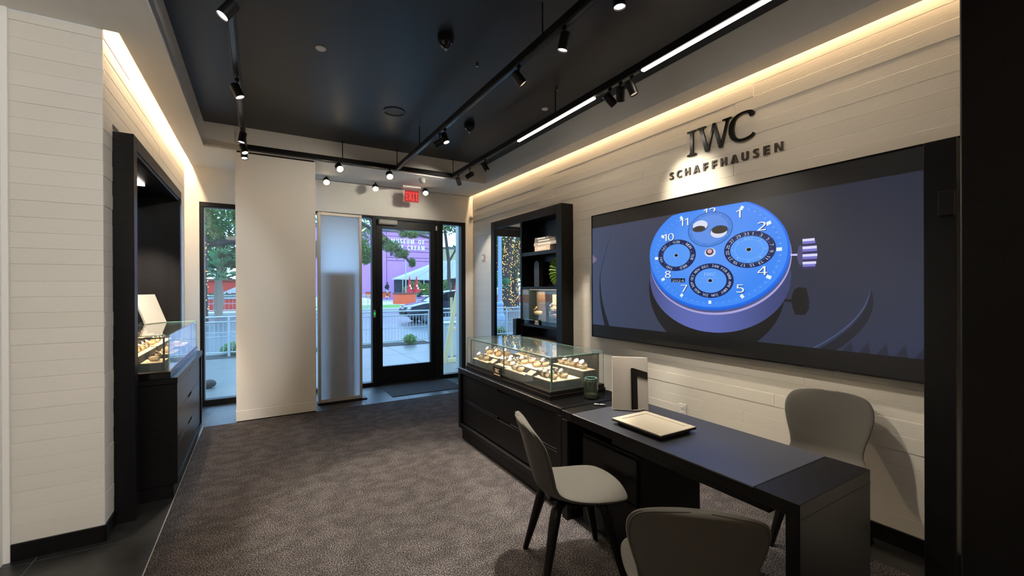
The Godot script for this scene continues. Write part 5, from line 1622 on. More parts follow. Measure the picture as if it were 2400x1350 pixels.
func railing(o: Node3D, a: Vector3, b: Vector3, h: float, posts: int, m: Material, pickets: int, top_r := 0.022, second := true) -> void:
	var along := (b - a)
	part("top_rail", G.new().tube([a + Vector3(0, h, 0), b + Vector3(0, h, 0)], top_r, 8), m, o)
	if second:
		part("upper_rail", G.new().tube([a + Vector3(0, h - 0.12, 0), b + Vector3(0, h - 0.12, 0)], top_r * 0.8, 8), m, o)
	part("mid_rail", G.new().tube([a + Vector3(0, h * 0.5, 0), b + Vector3(0, h * 0.5, 0)], top_r * 0.5, 6), m, o)
	part("bottom_rail", G.new().tube([a + Vector3(0, 0.1, 0), b + Vector3(0, 0.1, 0)], top_r * 0.8, 8), m, o)
	for k in posts:
		var p := a + along * (float(k) / maxi(1, posts - 1))
		part("post", G.new().box(p + Vector3(0, h / 2.0, 0), Vector3(0.05, h, 0.05), 0.004), m, o)
	var g := G.new()
	for k in pickets:
		var p := a + along * ((k + 0.5) / pickets)
		g.tube([p + Vector3(0, 0.1, 0), p + Vector3(0, h - (0.12 if second else 0.0), 0)], 0.008, 4, false)
	var mi := part("pickets", g, m, o)
	mi.set_meta("kind", "stuff")

func street() -> void:
	var gr := thing("sidewalk", "pale wet concrete sidewalk outside the shop front", "sidewalk", Vector3.ZERO, 0.0, "", "structure")
	for kx in range(-6, 8):
		for kz in 3:
			var x0 := -0.1 + kx * 1.55
			var z1 := -7.36 - kz * 1.5
			part("paving_slab", G.new().span(Vector3(x0 + 0.004, -0.12, z1 - 1.492), Vector3(x0 + 1.546, -0.02, z1), 0.004), M.sidewalk, gr)
	part("bed", G.new().span(Vector3(-11, -0.2, -11.88), Vector3(14, -0.025, -7.3)), M.soil, gr)
	var sb := thing("planting_bed", "dark planting strip under the near railing", "soil", Vector3.ZERO, 0.0, "", "structure")
	part("soil", G.new().span(Vector3(-11, -0.2, -12.75), Vector3(4.35, -0.03, -11.87), 0.02), M.soil, sb)
	var ks := thing("curb", "pale concrete curb beyond the near railing", "curb", Vector3.ZERO, 0.0, "", "structure")
	part("curb_stone", G.new().span(Vector3(-40, -0.2, -13.05), Vector3(40, 0.0, -12.75), 0.02), M.curb, ks)
	part("curb_stone", G.new().span(Vector3(-60, -0.2, -34.2), Vector3(60, 0.02, -33.7), 0.02), M.curb, ks)
	var rd := thing("road", "grey wet asphalt road between the railings", "road", Vector3.ZERO, 0.0, "", "structure")
	part("asphalt", G.new().span(Vector3(-60, -0.4, -33.8), Vector3(60, -0.12, -13.0)), M.asphalt, rd)
	part("near_ground", G.new().span(Vector3(4.35, -0.2, -12.78), Vector3(40, -0.02, -11.85)).span(Vector3(11.6, -0.2, -11.87), Vector3(40, -0.03, -7.36)).span(Vector3(-40, -0.2, -12.78), Vector3(-9.3, -0.03, -7.36)), M.sidewalk, rd)
	for q in [[-30.5, "far"], [-20.2, "middle"]]:
		part("lane_line", G.new().span(Vector3(-60, -0.125, q[0] - 0.06), Vector3(60, -0.117, q[0] + 0.06)), M.curb, rd)
	var pz := thing("plaza", "pale plaza ground across the road", "ground", Vector3.ZERO, 0.0, "", "structure")
	part("ground", G.new().span(Vector3(-60, -0.4, -90), Vector3(60, 0.0, -34.1)), M.path_light, pz)
	part("raised_terrace", G.new().prism([Vector2(-40, 0.0), Vector2(-90, 0.0), Vector2(-90, 0.5), Vector2(-47, 0.5)], -10, 60), M.path_light, pz)
	(pz.get_child(1) as Node3D).transform = Transform3D(Basis(Vector3(0, 0, 1), Vector3(0, 1, 0), Vector3(-1, 0, 0)), Vector3.ZERO)
	var lw := solo("lawn", G.new().span(Vector3(4, 0.0, -40.2), Vector3(11.3, 0.03, -34.3), 0.01), M.grass, "bright green lawn beyond the road, left of the orange planter", "lawn")
	lw.set_meta("kind", "stuff")
	# near railing in two runs with an opening
	var r1 := thing("railing", "near grey steel railing left of the sidewalk opening", "railing", Vector3.ZERO)
	railing(r1, Vector3(-9.0, -0.03, -12.3), Vector3(4.38, -0.03, -12.3), 0.95, 9, M.rail_grey, 150)
	var r2 := thing("gate_post", "thick grey end post of the near railing", "post", Vector3(4.4, -0.03, -11.6))
	part("post", G.new().box(Vector3(0, 0.48, 0), Vector3(0.09, 0.96, 0.09), 0.006), M.galvanised, r2)
	part("return_rail", G.new().tube([Vector3(0, 0.94, 0), Vector3(0, 0.94, -0.64)], 0.024, 8).tube([Vector3(0, 0.5, 0), Vector3(0, 0.5, -0.64)], 0.015, 8), M.galvanised, r2)
	var r4 := thing("railing", "near grey steel railing to the right of its end post", "railing", Vector3.ZERO)
	railing(r4, Vector3(4.9, -0.03, -12.9), Vector3(12.0, -0.03, -12.9), 0.95, 5, M.rail_grey, 70)
	var r3 := thing("railing", "pale railing across the road before the red planter wall", "railing", Vector3.ZERO)
	railing(r3, Vector3(-24, 0.02, -35.0), Vector3(2.5, 0.02, -35.0), 1.1, 12, M.galvanised, 120, 0.04, true)
	var r5 := thing("railing", "short pale railing across the road beside the lawn", "railing", Vector3.ZERO)
	railing(r5, Vector3(6.2, 0.02, -34.05), Vector3(8.2, 0.02, -34.05), 1.0, 3, M.galvanised, 10, 0.04, true)
	# red walls and sheds across the road, seen through the left window
	var rw := thing("planter_wall", "long low red wall behind the railing across the road", "wall", Vector3(0, 0, -36.4))
	part("wall", G.new().span(Vector3(-22, 0.0, -0.2), Vector3(0.8, 0.85, 0.2), 0.02), M.red_wall, rw)
	part("cap", G.new().span(Vector3(-22.05, 0.85, -0.25), Vector3(0.85, 0.92, 0.25), 0.02), M.shed_grey, rw)
	foliage(rw, "hedge", [[Vector3(-3, 1.0, -0.6), Vector3(3, 0.25, 0.3)], [Vector3(-10, 1.0, -0.6), Vector3(5, 0.3, 0.3)]], 2600, 0.16, M.leaf_c)
	var sh := thing("kiosk", "low red building with grey sloping roofs across the road", "building", Vector3(-2.0, 0, -44))
	part("wall", G.new().span(Vector3(-3.4, 0.3, -2), Vector3(2.6, 2.25, 0)), M.red_wall, sh)
	part("roof", G.new().span(Vector3(-3.6, 2.25, -2.2), Vector3(1.0, 2.42, 0.3), 0.02), M.brown_cap, sh)
	var rf := G.new()
	rf.prism([Vector2(-1.0, 1.1), Vector2(0.5, 1.85), Vector2(2.4, 1.75), Vector2(2.4, 1.35), Vector2(0.2, 1.2)], 0.1, 0.9)
	part("slanting_roof", rf, M.shed_grey, sh)
	rf = G.new()
	rf.prism([Vector2(0.1, 0.2), Vector2(0.1, 0.9), Vector2(1.1, 1.5), Vector2(2.2, 0.95), Vector2(2.2, 0.2)], 1.0, 1.6)
	part("gable", rf, M.red_wall, sh)
	# palms
	for q in [[Vector3(-2.05, 0.0, -30.0), 1.85, 2.1, "fan palm with drooping fronds seen through the left window"], [Vector3(-6.4, 0.0, -24.0), 1.3, 1.2, "fan palm left of the first, mostly hidden by the column"]]:
		var o := thing("fan_palm", q[3], "palm", q[0])
		part("trunk", G.new().tube([Vector3(0, 0, 0), Vector3(0.03, q[1] * 0.6, 0), Vector3(0, q[1] + 0.25, 0)], [0.2, 0.26, 0.17], 10), M.bark_pale, o)
		for k in 22:
			var an := k * 2.4
			var up := 0.15 + 1.2 * float((k * 7) % 22) / 22.0
			var dir := Vector3(cos(an) * cos(up), sin(up), sin(an) * cos(up))
			var c := Vector3(0, q[1] + 0.2, 0)
			var tip: Vector3 = c + dir * q[2] * 0.55
			var g := G.new()
			g.tube([c, c + dir * q[2] * 0.3 + Vector3(0, 0.06, 0), tip], 0.018, 5)
			var side := dir.cross(Vector3.UP).normalized()
			var nn := side.cross(dir).normalized()
			for j in 15:
				var f := (j - 7) / 7.0 * 1.35
				var e := (dir * cos(f) + side * sin(f)).normalized()
				var l: float = q[2] * 0.62 * (1.0 - 0.25 * absf(f) / 1.35)
				var w := e.cross(nn).normalized() * 0.05
				var m2 := tip + e * l * 0.55 - Vector3(0, 0.02, 0)
				var e2 := tip + e * l - Vector3(0, l * 0.28, 0)
				g.quad(tip, m2 - w, e2, m2 + w)
			part("frond", g, M.frond, o)
	# oaks
	broad_tree("large spreading oak over the left window", Vector3(1.2, 0, -25.5), [[Vector3(0, 0, 0), Vector3(-0.3, 2.5, 0), Vector3(-1.2, 4.2, 0.6), Vector3(-2.2, 5.2, 1.0)], [Vector3(-0.6, 3.2, 0.2), Vector3(-2.2, 3.9, 1.0), Vector3(-3.6, 3.6, 1.2)], [Vector3(-0.4, 3, 0), Vector3(-1.8, 5.5, 0), Vector3(-3.5, 6.6, 0.5)]],
		[[Vector3(-2.6, 5.6, 1.0), Vector3(2.2, 0.9, 1.5)], [Vector3(-3.6, 4.5, 1.0), Vector3(1.0, 0.7, 1.2)], [Vector3(-1.6, 4.7, 1.5), Vector3(0.6, 0.4, 1.0)], [Vector3(-4.2, 3.7, 0.6), Vector3(1.2, 0.5, 1.0)], [Vector3(0.6, 6.5, 0), Vector3(2.6, 1.4, 1.5)]], 12000, 0.16, "leaf_b", 0.4)
	broad_tree("dense dark tree behind the palm across the road", Vector3(-3.2, 0, -48), [[Vector3(0, 0, 0), Vector3(0.2, 4, 0), Vector3(0, 8, 0)]], [[Vector3(0, 6.5, 0), Vector3(4.5, 3.2, 2.5)], [Vector3(3.5, 4.2, 0), Vector3(2.5, 1.8, 2)], [Vector3(-4, 5, 0), Vector3(3, 2.6, 2)]], 9000, 0.4, "leaf_c", 0.5)
	var lt := broad_tree("tree trunk wrapped in small warm lights at the left edge of the left window", Vector3(-2.15, 0, -24), [[Vector3(0, 0, 0), Vector3(-0.02, 2.0, 0), Vector3(0.05, 4.2, 0), Vector3(-0.3, 6, 0)]], [[Vector3(-0.6, 6.2, 0), Vector3(1.6, 1.2, 1.2)]], 1500, 0.2, "leaf_a", 0.13)
	var fp := []
	for k in 60:
		var a := rng.randf() * TAU
		fp.append(Vector3(cos(a) * 0.13, rng.randf_range(0.6, 4.4), sin(a) * 0.13))
	dots(lt, "string_lights", fp, 0.022, M.fairy)
	# overhanging branch in front of the pink building, seen through the door
	broad_tree("leafy oak branch hanging over the street in front of the pink building", Vector3(1.9, 0, -14.5), [[Vector3(-0.6, 0, 0), Vector3(-0.6, 2.2, 0), Vector3(-0.2, 3.3, 0), Vector3(0.8, 4.1, 0)], [Vector3(0.6, 3.9, 0), Vector3(1.5, 3.4, 0.3), Vector3(2.1, 2.85, 0.4), Vector3(2.5, 2.4, 0.4)], [Vector3(0.8, 4.0, 0), Vector3(2.4, 3.5, 0.2), Vector3(3.4, 3.3, 0.2)]],
		[[Vector3(1.85, 2.98, 0.3), Vector3(0.34, 0.2, 0.35)], [Vector3(2.2, 2.75, 0.3), Vector3(0.26, 0.16, 0.3)], [Vector3(2.5, 3.42, 0.2), Vector3(0.35, 0.12, 0.3)], [Vector3(2.55, 2.45, 0.35), Vector3(0.1, 0.14, 0.1)], [Vector3(1.5, 3.15, 0.2), Vector3(0.25, 0.2, 0.3)], [Vector3(1.0, 4.6, 0.0), Vector3(1.4, 0.7, 0.8)], [Vector3(3.0, 3.75, 0.0), Vector3(1.0, 0.3, 0.5)]], 5200, 0.075, "leaf_a", 0.13)
	broad_tree("bright leafy tree seen in the narrow light beside the frosted panel", Vector3(2.6, 0, -17.5), [[Vector3(0, 0, 0), Vector3(0.2, 2.6, 0), Vector3(0.9, 4.6, 0)]], [[Vector3(0.7, 4.1, 0), Vector3(0.9, 0.8, 0.9)], [Vector3(0.6, 3.2, 0), Vector3(0.6, 0.5, 0.6)], [Vector3(1.0, 2.9, 0), Vector3(0.35, 0.35, 0.4)]], 4200, 0.11, "leaf_b", 0.12)
	broad_tree("thin tree over the tent roof seen in the right sidelight", Vector3(15.5, 0, -38), [[Vector3(0, 0, 0), Vector3(0, 4, 0), Vector3(-0.5, 8, 0)], [Vector3(0, 4, 0), Vector3(1.5, 6.6, 0), Vector3(3, 7.2, 0)]], [[Vector3(0, 7.3, 0), Vector3(3, 0.6, 1.5)], [Vector3(1, 8.6, 0), Vector3(3, 0.9, 1.5)]], 2200, 0.22, "leaf_c", 0.2)
	# pink building with panel seams and letters
	var pk := thing("pink_building", "large pink museum building with white letters across the road", "building", Vector3(0, 0, -58))
	part("wall", G.new().span(Vector3(2, 0, -6), Vector3(22.2, 9.2, -0.1)), M.pink, pk)
	part("roof_band", G.new().span(Vector3(1.8, 9.2, -6.1), Vector3(22.6, 9.75, 0.25), 0.03), M.roof_dark, pk)
	var ys := [5.286, 5.707, 6.55, 7.092, 8.056, 8.597, 9.18]
	part("wall_panel", G.new().span(Vector3(2.02, 0.02, -0.1), Vector3(14.69, 9.18, 0.02), 0.015), M.pink, pk)
	part("wall_panel", G.new().span(Vector3(14.77, 0.02, -0.1), Vector3(22.2, 5.25, 0.02), 0.015), M.pink, pk)
	for k in 6:
		part("wall_panel", G.new().span(Vector3(14.77, ys[k] + 0.035, -0.1), Vector3(22.2, ys[k + 1] - 0.035, 0.02), 0.015), M.pink, pk)
	part("seam_backing", G.new().span(Vector3(14.6, 0.02, -0.12), Vector3(22.2, 9.2, -0.085)), M.pink_seam, pk)
	part("wall_lamp", G.new().span(Vector3(15.2, 5.95, 0.02), Vector3(15.48, 6.55, 0.2), 0.03), M.cafe_dark, pk)
	text_on(pk, "letter", "MUSEUM OF", M.sign_white, "Droid Sans", true, Vector3(17.65, 7.95, 0.03), Basis(), 4.6, 0.62, 0.12, 0.2)
	text_on(pk, "letter", "ICE CREAM", M.sign_white, "Droid Sans", true, Vector3(17.9, 7.13, 0.03), Basis(), 4.15, 0.62, 0.12, 0.2)
	var tb := thing("tan_building", "tan building behind the tent roof in the right sidelight", "building", Vector3(0, 0, -62))
	part("wall", G.new().span(Vector3(22.8, 0, -6), Vector3(40, 7.6, 0)), M.tan, tb)
	part("cornice", G.new().span(Vector3(22.7, 7.6, -6.1), Vector3(40.1, 7.85, 0.12), 0.03), M.roof_dark, tb)
	var ct := thing("cafe_pavilion", "low cafe pavilion with a pale sloping tent roof", "pavilion", Vector3(0, 0, -50))
	part("back_wall", G.new().span(Vector3(14.4, 0.4, -3.2), Vector3(30, 2.8, -3.0)), M.cafe_dark, ct)
	var tg := G.new()
	tg.prism([Vector2(14.2, 2.72), Vector2(19.9, 4.95), Vector2(23.5, 5.3), Vector2(30, 3.0), Vector2(30, 2.6), Vector2(21.5, 2.9), Vector2(19.5, 2.5), Vector2(14.2, 2.6)], -3.5, 0)
	part("tent_roof", tg, M.tent, ct)
	for k in 7:
		var t := (k + 1) / 8.0
		part("roof_seam", G.new().tube([Vector3(lerpf(14.6, 26.5, t), 2.75, 0.01), Vector3(lerpf(18.6, 23.4, t), lerpf(4.45, 5.2, t), 0.01)], 0.03, 5), M.galvanised, ct)
	for x in [14.6, 17.2, 20.2, 23.0, 26.0]:
		part("pole", G.new().tube([Vector3(x, 0.4, -0.1), Vector3(x, 2.75, -0.1)], 0.06, 8), M.galvanised, ct)
	foliage(ct, "shrubs", [[Vector3(15.9, 1.6, 0.6), Vector3(0.9, 0.85, 0.4)], [Vector3(17.2, 1.4, 0.6), Vector3(0.6, 0.7, 0.4)], [Vector3(19.8, 1.8, 0.6), Vector3(0.7, 0.7, 0.4)], [Vector3(14.9, 1.2, 0.5), Vector3(0.4, 0.6, 0.3)]], 2600, 0.22, M.leaf_b)
	for q in [[13.55, 2.78, "left one of two closed red parasols with white print"], [14.29, 2.79, "right one of two closed red parasols with white print"], [18.9, 2.7, "closed red parasol showing at the edge of the right sidelight"]]:
		var o := thing("closed_parasol", q[2], "parasol", Vector3(q[0], 0.45, -44), 0.0, "closed red parasols")
		part("pole", G.new().tube([Vector3(0, 0, 0), Vector3(0, 2.4, 0)], 0.03, 8), M.galvanised, o)
		part("canopy", G.new().grid(20, 6, func(a, b):
			var r: float = lerpf(0.34, 0.03, pow(b, 0.8)) * (1.0 + 0.18 * sin(a * TAU * 6.0))
			return Vector3(cos(a * TAU) * r, 0.65 + b * 1.7, -sin(a * TAU) * r), true, false), M.red_cloth, o)
		part("white_print", G.new().box(Vector3(-0.04, 1.35, 0.30), Vector3(0.12, 0.2, 0.02)).box(Vector3(0.07, 1.1, 0.33), Vector3(0.14, 0.16, 0.02)), M.sign_white, o)
	solo("flag_pole", G.new().tube([Vector3(0, 0, 0), Vector3(0, 4.2, 0)], 0.055, 10), M.galvanised, "slim pale pole standing before the pink building", "pole", Vector3(13.75, 0.4, -46))
	var pl := thing("orange_planter", "round orange planter with a brown cap before the red parasols", "planter", Vector3(12.55, 0.0, -42.5))
	part("wall", G.new().lathe([Vector2(1.12, 0.0), Vector2(1.12, 0.98)], 40), M.orange_wall, pl)
	part("cap", G.new().lathe([Vector2(1.12, 0.96), Vector2(1.2, 0.98), Vector2(1.2, 1.1), Vector2(0, 1.1)], 40), M.brown_cap, pl)
	var pl2 := thing("low_planter", "low orange bench wall behind the walking person", "planter", Vector3(12.2, 0.45, -52))
	part("wall", G.new().span(Vector3(-1.4, 0, -0.3), Vector3(1.4, 0.6, 0.3), 0.02), M.orange_wall, pl2)
	part("cap", G.new().span(Vector3(-1.45, 0.6, -0.35), Vector3(1.45, 0.68, 0.35), 0.02), M.brown_cap, pl2)
	solo("table", G.new().lathe([Vector2(0.25, 0), Vector2(0.05, 0.04), Vector2(0.05, 0.72), Vector2(0.7, 0.74), Vector2(0.7, 0.79), Vector2(0, 0.79)], 24), M.sign_white, "small white round table right of the orange planter", "table", Vector3(14.5, 0.02, -41.0))
	person()
	car()
	# near things
	foliage(solo("shrub", G.new().tube([Vector3.ZERO, Vector3(0, 0.25, 0)], 0.02, 6), M.bark, "small green shrub at the foot of the near railing", "shrub", Vector3(3.72, -0.03, -12.05)), "foliage", [[Vector3(0, 0.15, 0), Vector3(0.2, 0.14, 0.15)]], 500, 0.06, M.leaf_b)
	foliage(solo("shrub", G.new().tube([Vector3.ZERO, Vector3(0, 0.2, 0)], 0.02, 6), M.bark, "small green shrub under the railing in the left window", "shrub", Vector3(-0.5, -0.03, -12.6)), "foliage", [[Vector3(0, 0.15, 0), Vector3(0.35, 0.16, 0.2)]], 600, 0.07, M.leaf_b)
	var tc := thing("utility_cabinet", "grey metal cabinet on the sidewalk behind the wooden stand", "cabinet", Vector3(3.95, -0.02, -9.6))
	part("body", G.new().span(Vector3(-0.2, 0, -0.2), Vector3(0.35, 0.76, 0.2), 0.01), M.galvanised, tc)
	part("lid", G.new().span(Vector3(-0.22, 0.76, -0.22), Vector3(0.37, 0.8, 0.22), 0.01), M.rail_grey, tc)
	var af := thing("sign_stand", "raw timber back of a leaning sign stand outside the sidelight", "stand", Vector3(3.55, -0.02, -8.6))
	part("leg", G.new().box(Vector3.ZERO, Vector3(0.09, 1.55, 0.04), 0.003), M.lumber, af)
	(af.get_child(0) as Node3D).transform = Transform3D(Basis(Vector3(0, 0, 1), -0.2), Vector3(0.0, 0.755, 0))
	part("upright", G.new().box(Vector3(0.12, 0.7, -0.25), Vector3(0.05, 1.4, 0.04), 0.003), M.lumber, af)
	part("foot", G.new().box(Vector3(0.16, 0.045, -0.05), Vector3(0.4, 0.09, 0.05), 0.003), M.lumber, af)
	part("cross_bar", G.new().box(Vector3(0.08, 0.72, -0.12), Vector3(0.24, 0.06, 0.04), 0.003), M.lumber, af)
	solo("facade_post", G.new().span(Vector3(-0.03, 0, -0.05), Vector3(0.03, 3.3, 0.05), 0.006), M.galvanised, "galvanised steel post outside the right sidelight", "post", Vector3(3.42, -0.02, -7.9))
	var st := solo("stone", G.new().ball(Vector3(0, 0.068, 0), Vector3(0.11, 0.07, 0.09), 14, 8), M.bark, "small grey stone on the sidewalk outside the left window", "stone", Vector3(-0.72, -0.02, -8.5))
	st.rotation.y = 0.4
	# what the wall mirror shows: lamp post and light-wrapped trees further left
	var lp := thing("lamp_post", "pale blue-grey lamp post seen in the wall mirror", "lamp post", Vector3(-4.65, 0.0, -20.0))
	part("base", G.new().lathe([Vector2(0.26, -0.12), Vector2(0.26, 0.1), Vector2(0.2, 0.16), Vector2(0.17, 0.6), Vector2(0.2, 0.66), Vector2(0.2, 0.75), Vector2(0.12, 0.85)], 20), M.lamp_post, lp)
	part("shaft", G.new().lathe([Vector2(0.12, 0.85), Vector2(0.085, 5.2)], 16), M.lamp_post, lp)
	part("lantern", G.new().lathe([Vector2(0.09, 5.2), Vector2(0.2, 5.35), Vector2(0.26, 5.8), Vector2(0.1, 6.0), Vector2(0, 6.1)], 16), M.sign_white, lp)
	for q in [[Vector3(-9.1, 0, -27), 0.34, "thick tree wrapped in warm string lights seen in the wall mirror, nearer one"], [Vector3(-12.2, 0, -31), 0.3, "tree wrapped in warm string lights seen in the wall mirror, farther one"]]:
		var limbs := [[Vector3(0, 0, 0), Vector3(0.1, 2.2, 0), Vector3(-0.2, 4.6, 0), Vector3(-0.5, 7, 0)], [Vector3(0.05, 2.0, 0), Vector3(1.0, 4.0, 0.2), Vector3(1.4, 6.0, 0.2)], [Vector3(0, 2.6, 0), Vector3(-1.1, 4.2, 0), Vector3(-1.7, 6.0, 0)]]
		var tr := broad_tree(q[2], q[0], limbs, [[Vector3(0, 6.5, 0), Vector3(3, 1.6, 2)], [Vector3(1.6, 4.6, 0), Vector3(0.9, 1.3, 0.8)], [Vector3(-2, 4.4, 0), Vector3(0.9, 1.2, 0.8)], [Vector3(0.3, 3.4, -1.4), Vector3(2.6, 1.8, 0.4)]], 5200, 0.26, "leaf_c", q[1] * 1.25)
		var fl := []
		for k in 520:
			var lb: Array = limbs[k % 3] if k % 2 else limbs[0]
			var t := rng.randf() * (lb.size() - 1.001)
			var j := floori(t)
			var p: Vector3 = lb[j].lerp(lb[j + 1], t - j)
			var a := rng.randf() * TAU
			var rad2: float = q[1] * (1.28 if lb == limbs[0] else 0.62) * (1.0 - 0.13 * t)
			fl.append(p + Vector3(cos(a) * rad2, 0, sin(a) * rad2))
		dots(tr, "string_lights", fl, 0.034, M.fairy)
	# hedge of trees behind everything, so that the far side of the plaza is green
	for q in [[-12.0, -52.0, 5.0, "rounded green tree at the far left of the plaza"], [-22.0, -50.0, 6.0, "rounded green tree farther left on the plaza"], [4.0, -66.0, 6.0, "rounded green tree left of the pink building"], [30.0, -70.0, 7.0, "rounded green tree far right beyond the tan building"]]:
		broad_tree(q[3], Vector3(q[0], 0, q[1]), [[Vector3(0, 0, 0), Vector3(0, 3, 0), Vector3(0, 6, 0)]], [[Vector3(0, 4.6, 0), Vector3(4.5, q[2] * 0.6, 2.5)], [Vector3(0, q[2], 0), Vector3(3, 2, 2)]], 4200, 0.45, "leaf_c", 0.4)

func person() -> void:
	# walking away to the left, arms swinging: one skin over a small skeleton
	var o := thing("person", "person in a dark top and pale shorts walking past the pink building", "person", Vector3(12.75, 0.5, -50.0), deg_to_rad(-60))
	var limb := func(pts: Array, rr: Array) -> G: return G.new().tube(pts, rr, 12)
	var body := G.new()
	var bones := [[Vector3(0, 0.9, 0), 0.13, Vector3(0, 1.15, 0), 0.125], [Vector3(0, 1.15, 0), 0.125, Vector3(0.02, 1.38, 0), 0.14], [Vector3(0.02, 1.38, 0), 0.07, Vector3(0.04, 1.52, 0), 0.055],
		[Vector3(0.02, 1.4, 0.17), 0.055, Vector3(-0.08, 1.15, 0.24), 0.045], [Vector3(-0.08, 1.15, 0.24), 0.045, Vector3(0.08, 0.95, 0.26), 0.034],
		[Vector3(0.02, 1.4, -0.17), 0.055, Vector3(0.0, 1.13, -0.25), 0.045], [Vector3(0.0, 1.13, -0.25), 0.045, Vector3(-0.24, 1.0, -0.33), 0.034],
		[Vector3(0.02, 1.4, 0.17), 0.06, Vector3(0.02, 1.4, -0.17), 0.06],
		[Vector3(0, 0.9, 0.09), 0.085, Vector3(0.16, 0.5, 0.09), 0.058], [Vector3(0.16, 0.5, 0.09), 0.055, Vector3(0.12, 0.08, 0.09), 0.036], [Vector3(0.12, 0.05, 0.09), 0.038, Vector3(0.28, 0.035, 0.09), 0.03],
		[Vector3(0, 0.9, -0.09), 0.085, Vector3(-0.05, 0.5, -0.09), 0.058], [Vector3(-0.05, 0.5, -0.09), 0.055, Vector3(-0.32, 0.2, -0.09), 0.036], [Vector3(-0.33, 0.18, -0.09), 0.038, Vector3(-0.26, 0.04, -0.09), 0.03],
		[Vector3(0.06, 1.62, 0), 0.095, Vector3(0.06, 1.66, 0), 0.1], [Vector3(0.14, 1.6, 0), 0.03, Vector3(0.16, 1.6, 0), 0.018]]
	nets(body, bones, 0.02, Vector3(-0.5, -0.02, -0.45), Vector3(0.42, 1.82, 0.4))
	part("body", body, M.skin, o)
	for z in [0.26, -0.33]:
		var hx := 0.1 if z > 0.0 else -0.27
		var hy := 0.92 if z > 0.0 else 0.985
		var g := G.new()
		g.ball(Vector3(hx, hy, z), Vector3(0.035, 0.045, 0.018), 8, 6)
		for k in 4:
			var b := Vector3(hx + (k - 1.5) * 0.016, hy - 0.035, z)
			g.tube([b, b + Vector3(0.004, -0.03, 0), b + Vector3(0.012, -0.055 + absf(k - 1.5) * 0.006, 0.004)], [0.0085, 0.008, 0.006], 6)
		g.tube([Vector3(hx + 0.03, hy, z), Vector3(hx + 0.05, hy - 0.025, z + 0.01)], [0.01, 0.007], 6)
		part("hand", g, M.skin, o)
	var top := G.new()
	nets(top, [[Vector3(0, 0.92, 0), 0.165, Vector3(0.02, 1.36, 0), 0.165], [Vector3(0.02, 1.4, 0.17), 0.08, Vector3(0.02, 1.4, -0.17), 0.08], [Vector3(0.02, 1.4, 0.17), 0.075, Vector3(-0.08, 1.15, 0.24), 0.062], [Vector3(-0.08, 1.15, 0.24), 0.062, Vector3(0.05, 0.99, 0.258), 0.05], [Vector3(0.02, 1.4, -0.17), 0.075, Vector3(0, 1.13, -0.25), 0.062], [Vector3(0, 1.13, -0.25), 0.062, Vector3(-0.2, 1.02, -0.315), 0.05]], 0.02, Vector3(-0.45, 0.7, -0.5), Vector3(0.4, 1.55, 0.42))
	part("jacket", top, M.navy_cloth, o)
	var sh := G.new()
	nets(sh, [[Vector3(0, 0.92, 0), 0.16, Vector3(0, 0.86, 0), 0.15], [Vector3(0, 0.88, 0.09), 0.11, Vector3(0.13, 0.58, 0.09), 0.1], [Vector3(0, 0.88, -0.09), 0.11, Vector3(-0.04, 0.58, -0.09), 0.1]], 0.02, Vector3(-0.3, 0.4, -0.35), Vector3(0.35, 1.15, 0.35))
	part("shorts", sh, M.grey_cloth, o)
	var hr := G.new()
	hr.ball(Vector3(0.04, 1.68, 0), Vector3(0.112, 0.1, 0.108), 14, 8)
	part("hair", hr, M.rubber, o)
	for q in [[Vector3(0.2, 0.03, 0.09), 0.0], [Vector3(-0.28, 0.1, -0.09), -1.0]]:
		var sg := G.new()
		sg.x = Transform3D(Basis(Vector3(0, 0, 1), q[1]), q[0])
		sg.ball(Vector3(0, 0.01, 0), Vector3(0.14, 0.045, 0.05), 12, 8)
		part("shoe", sg, M.sign_white, o)

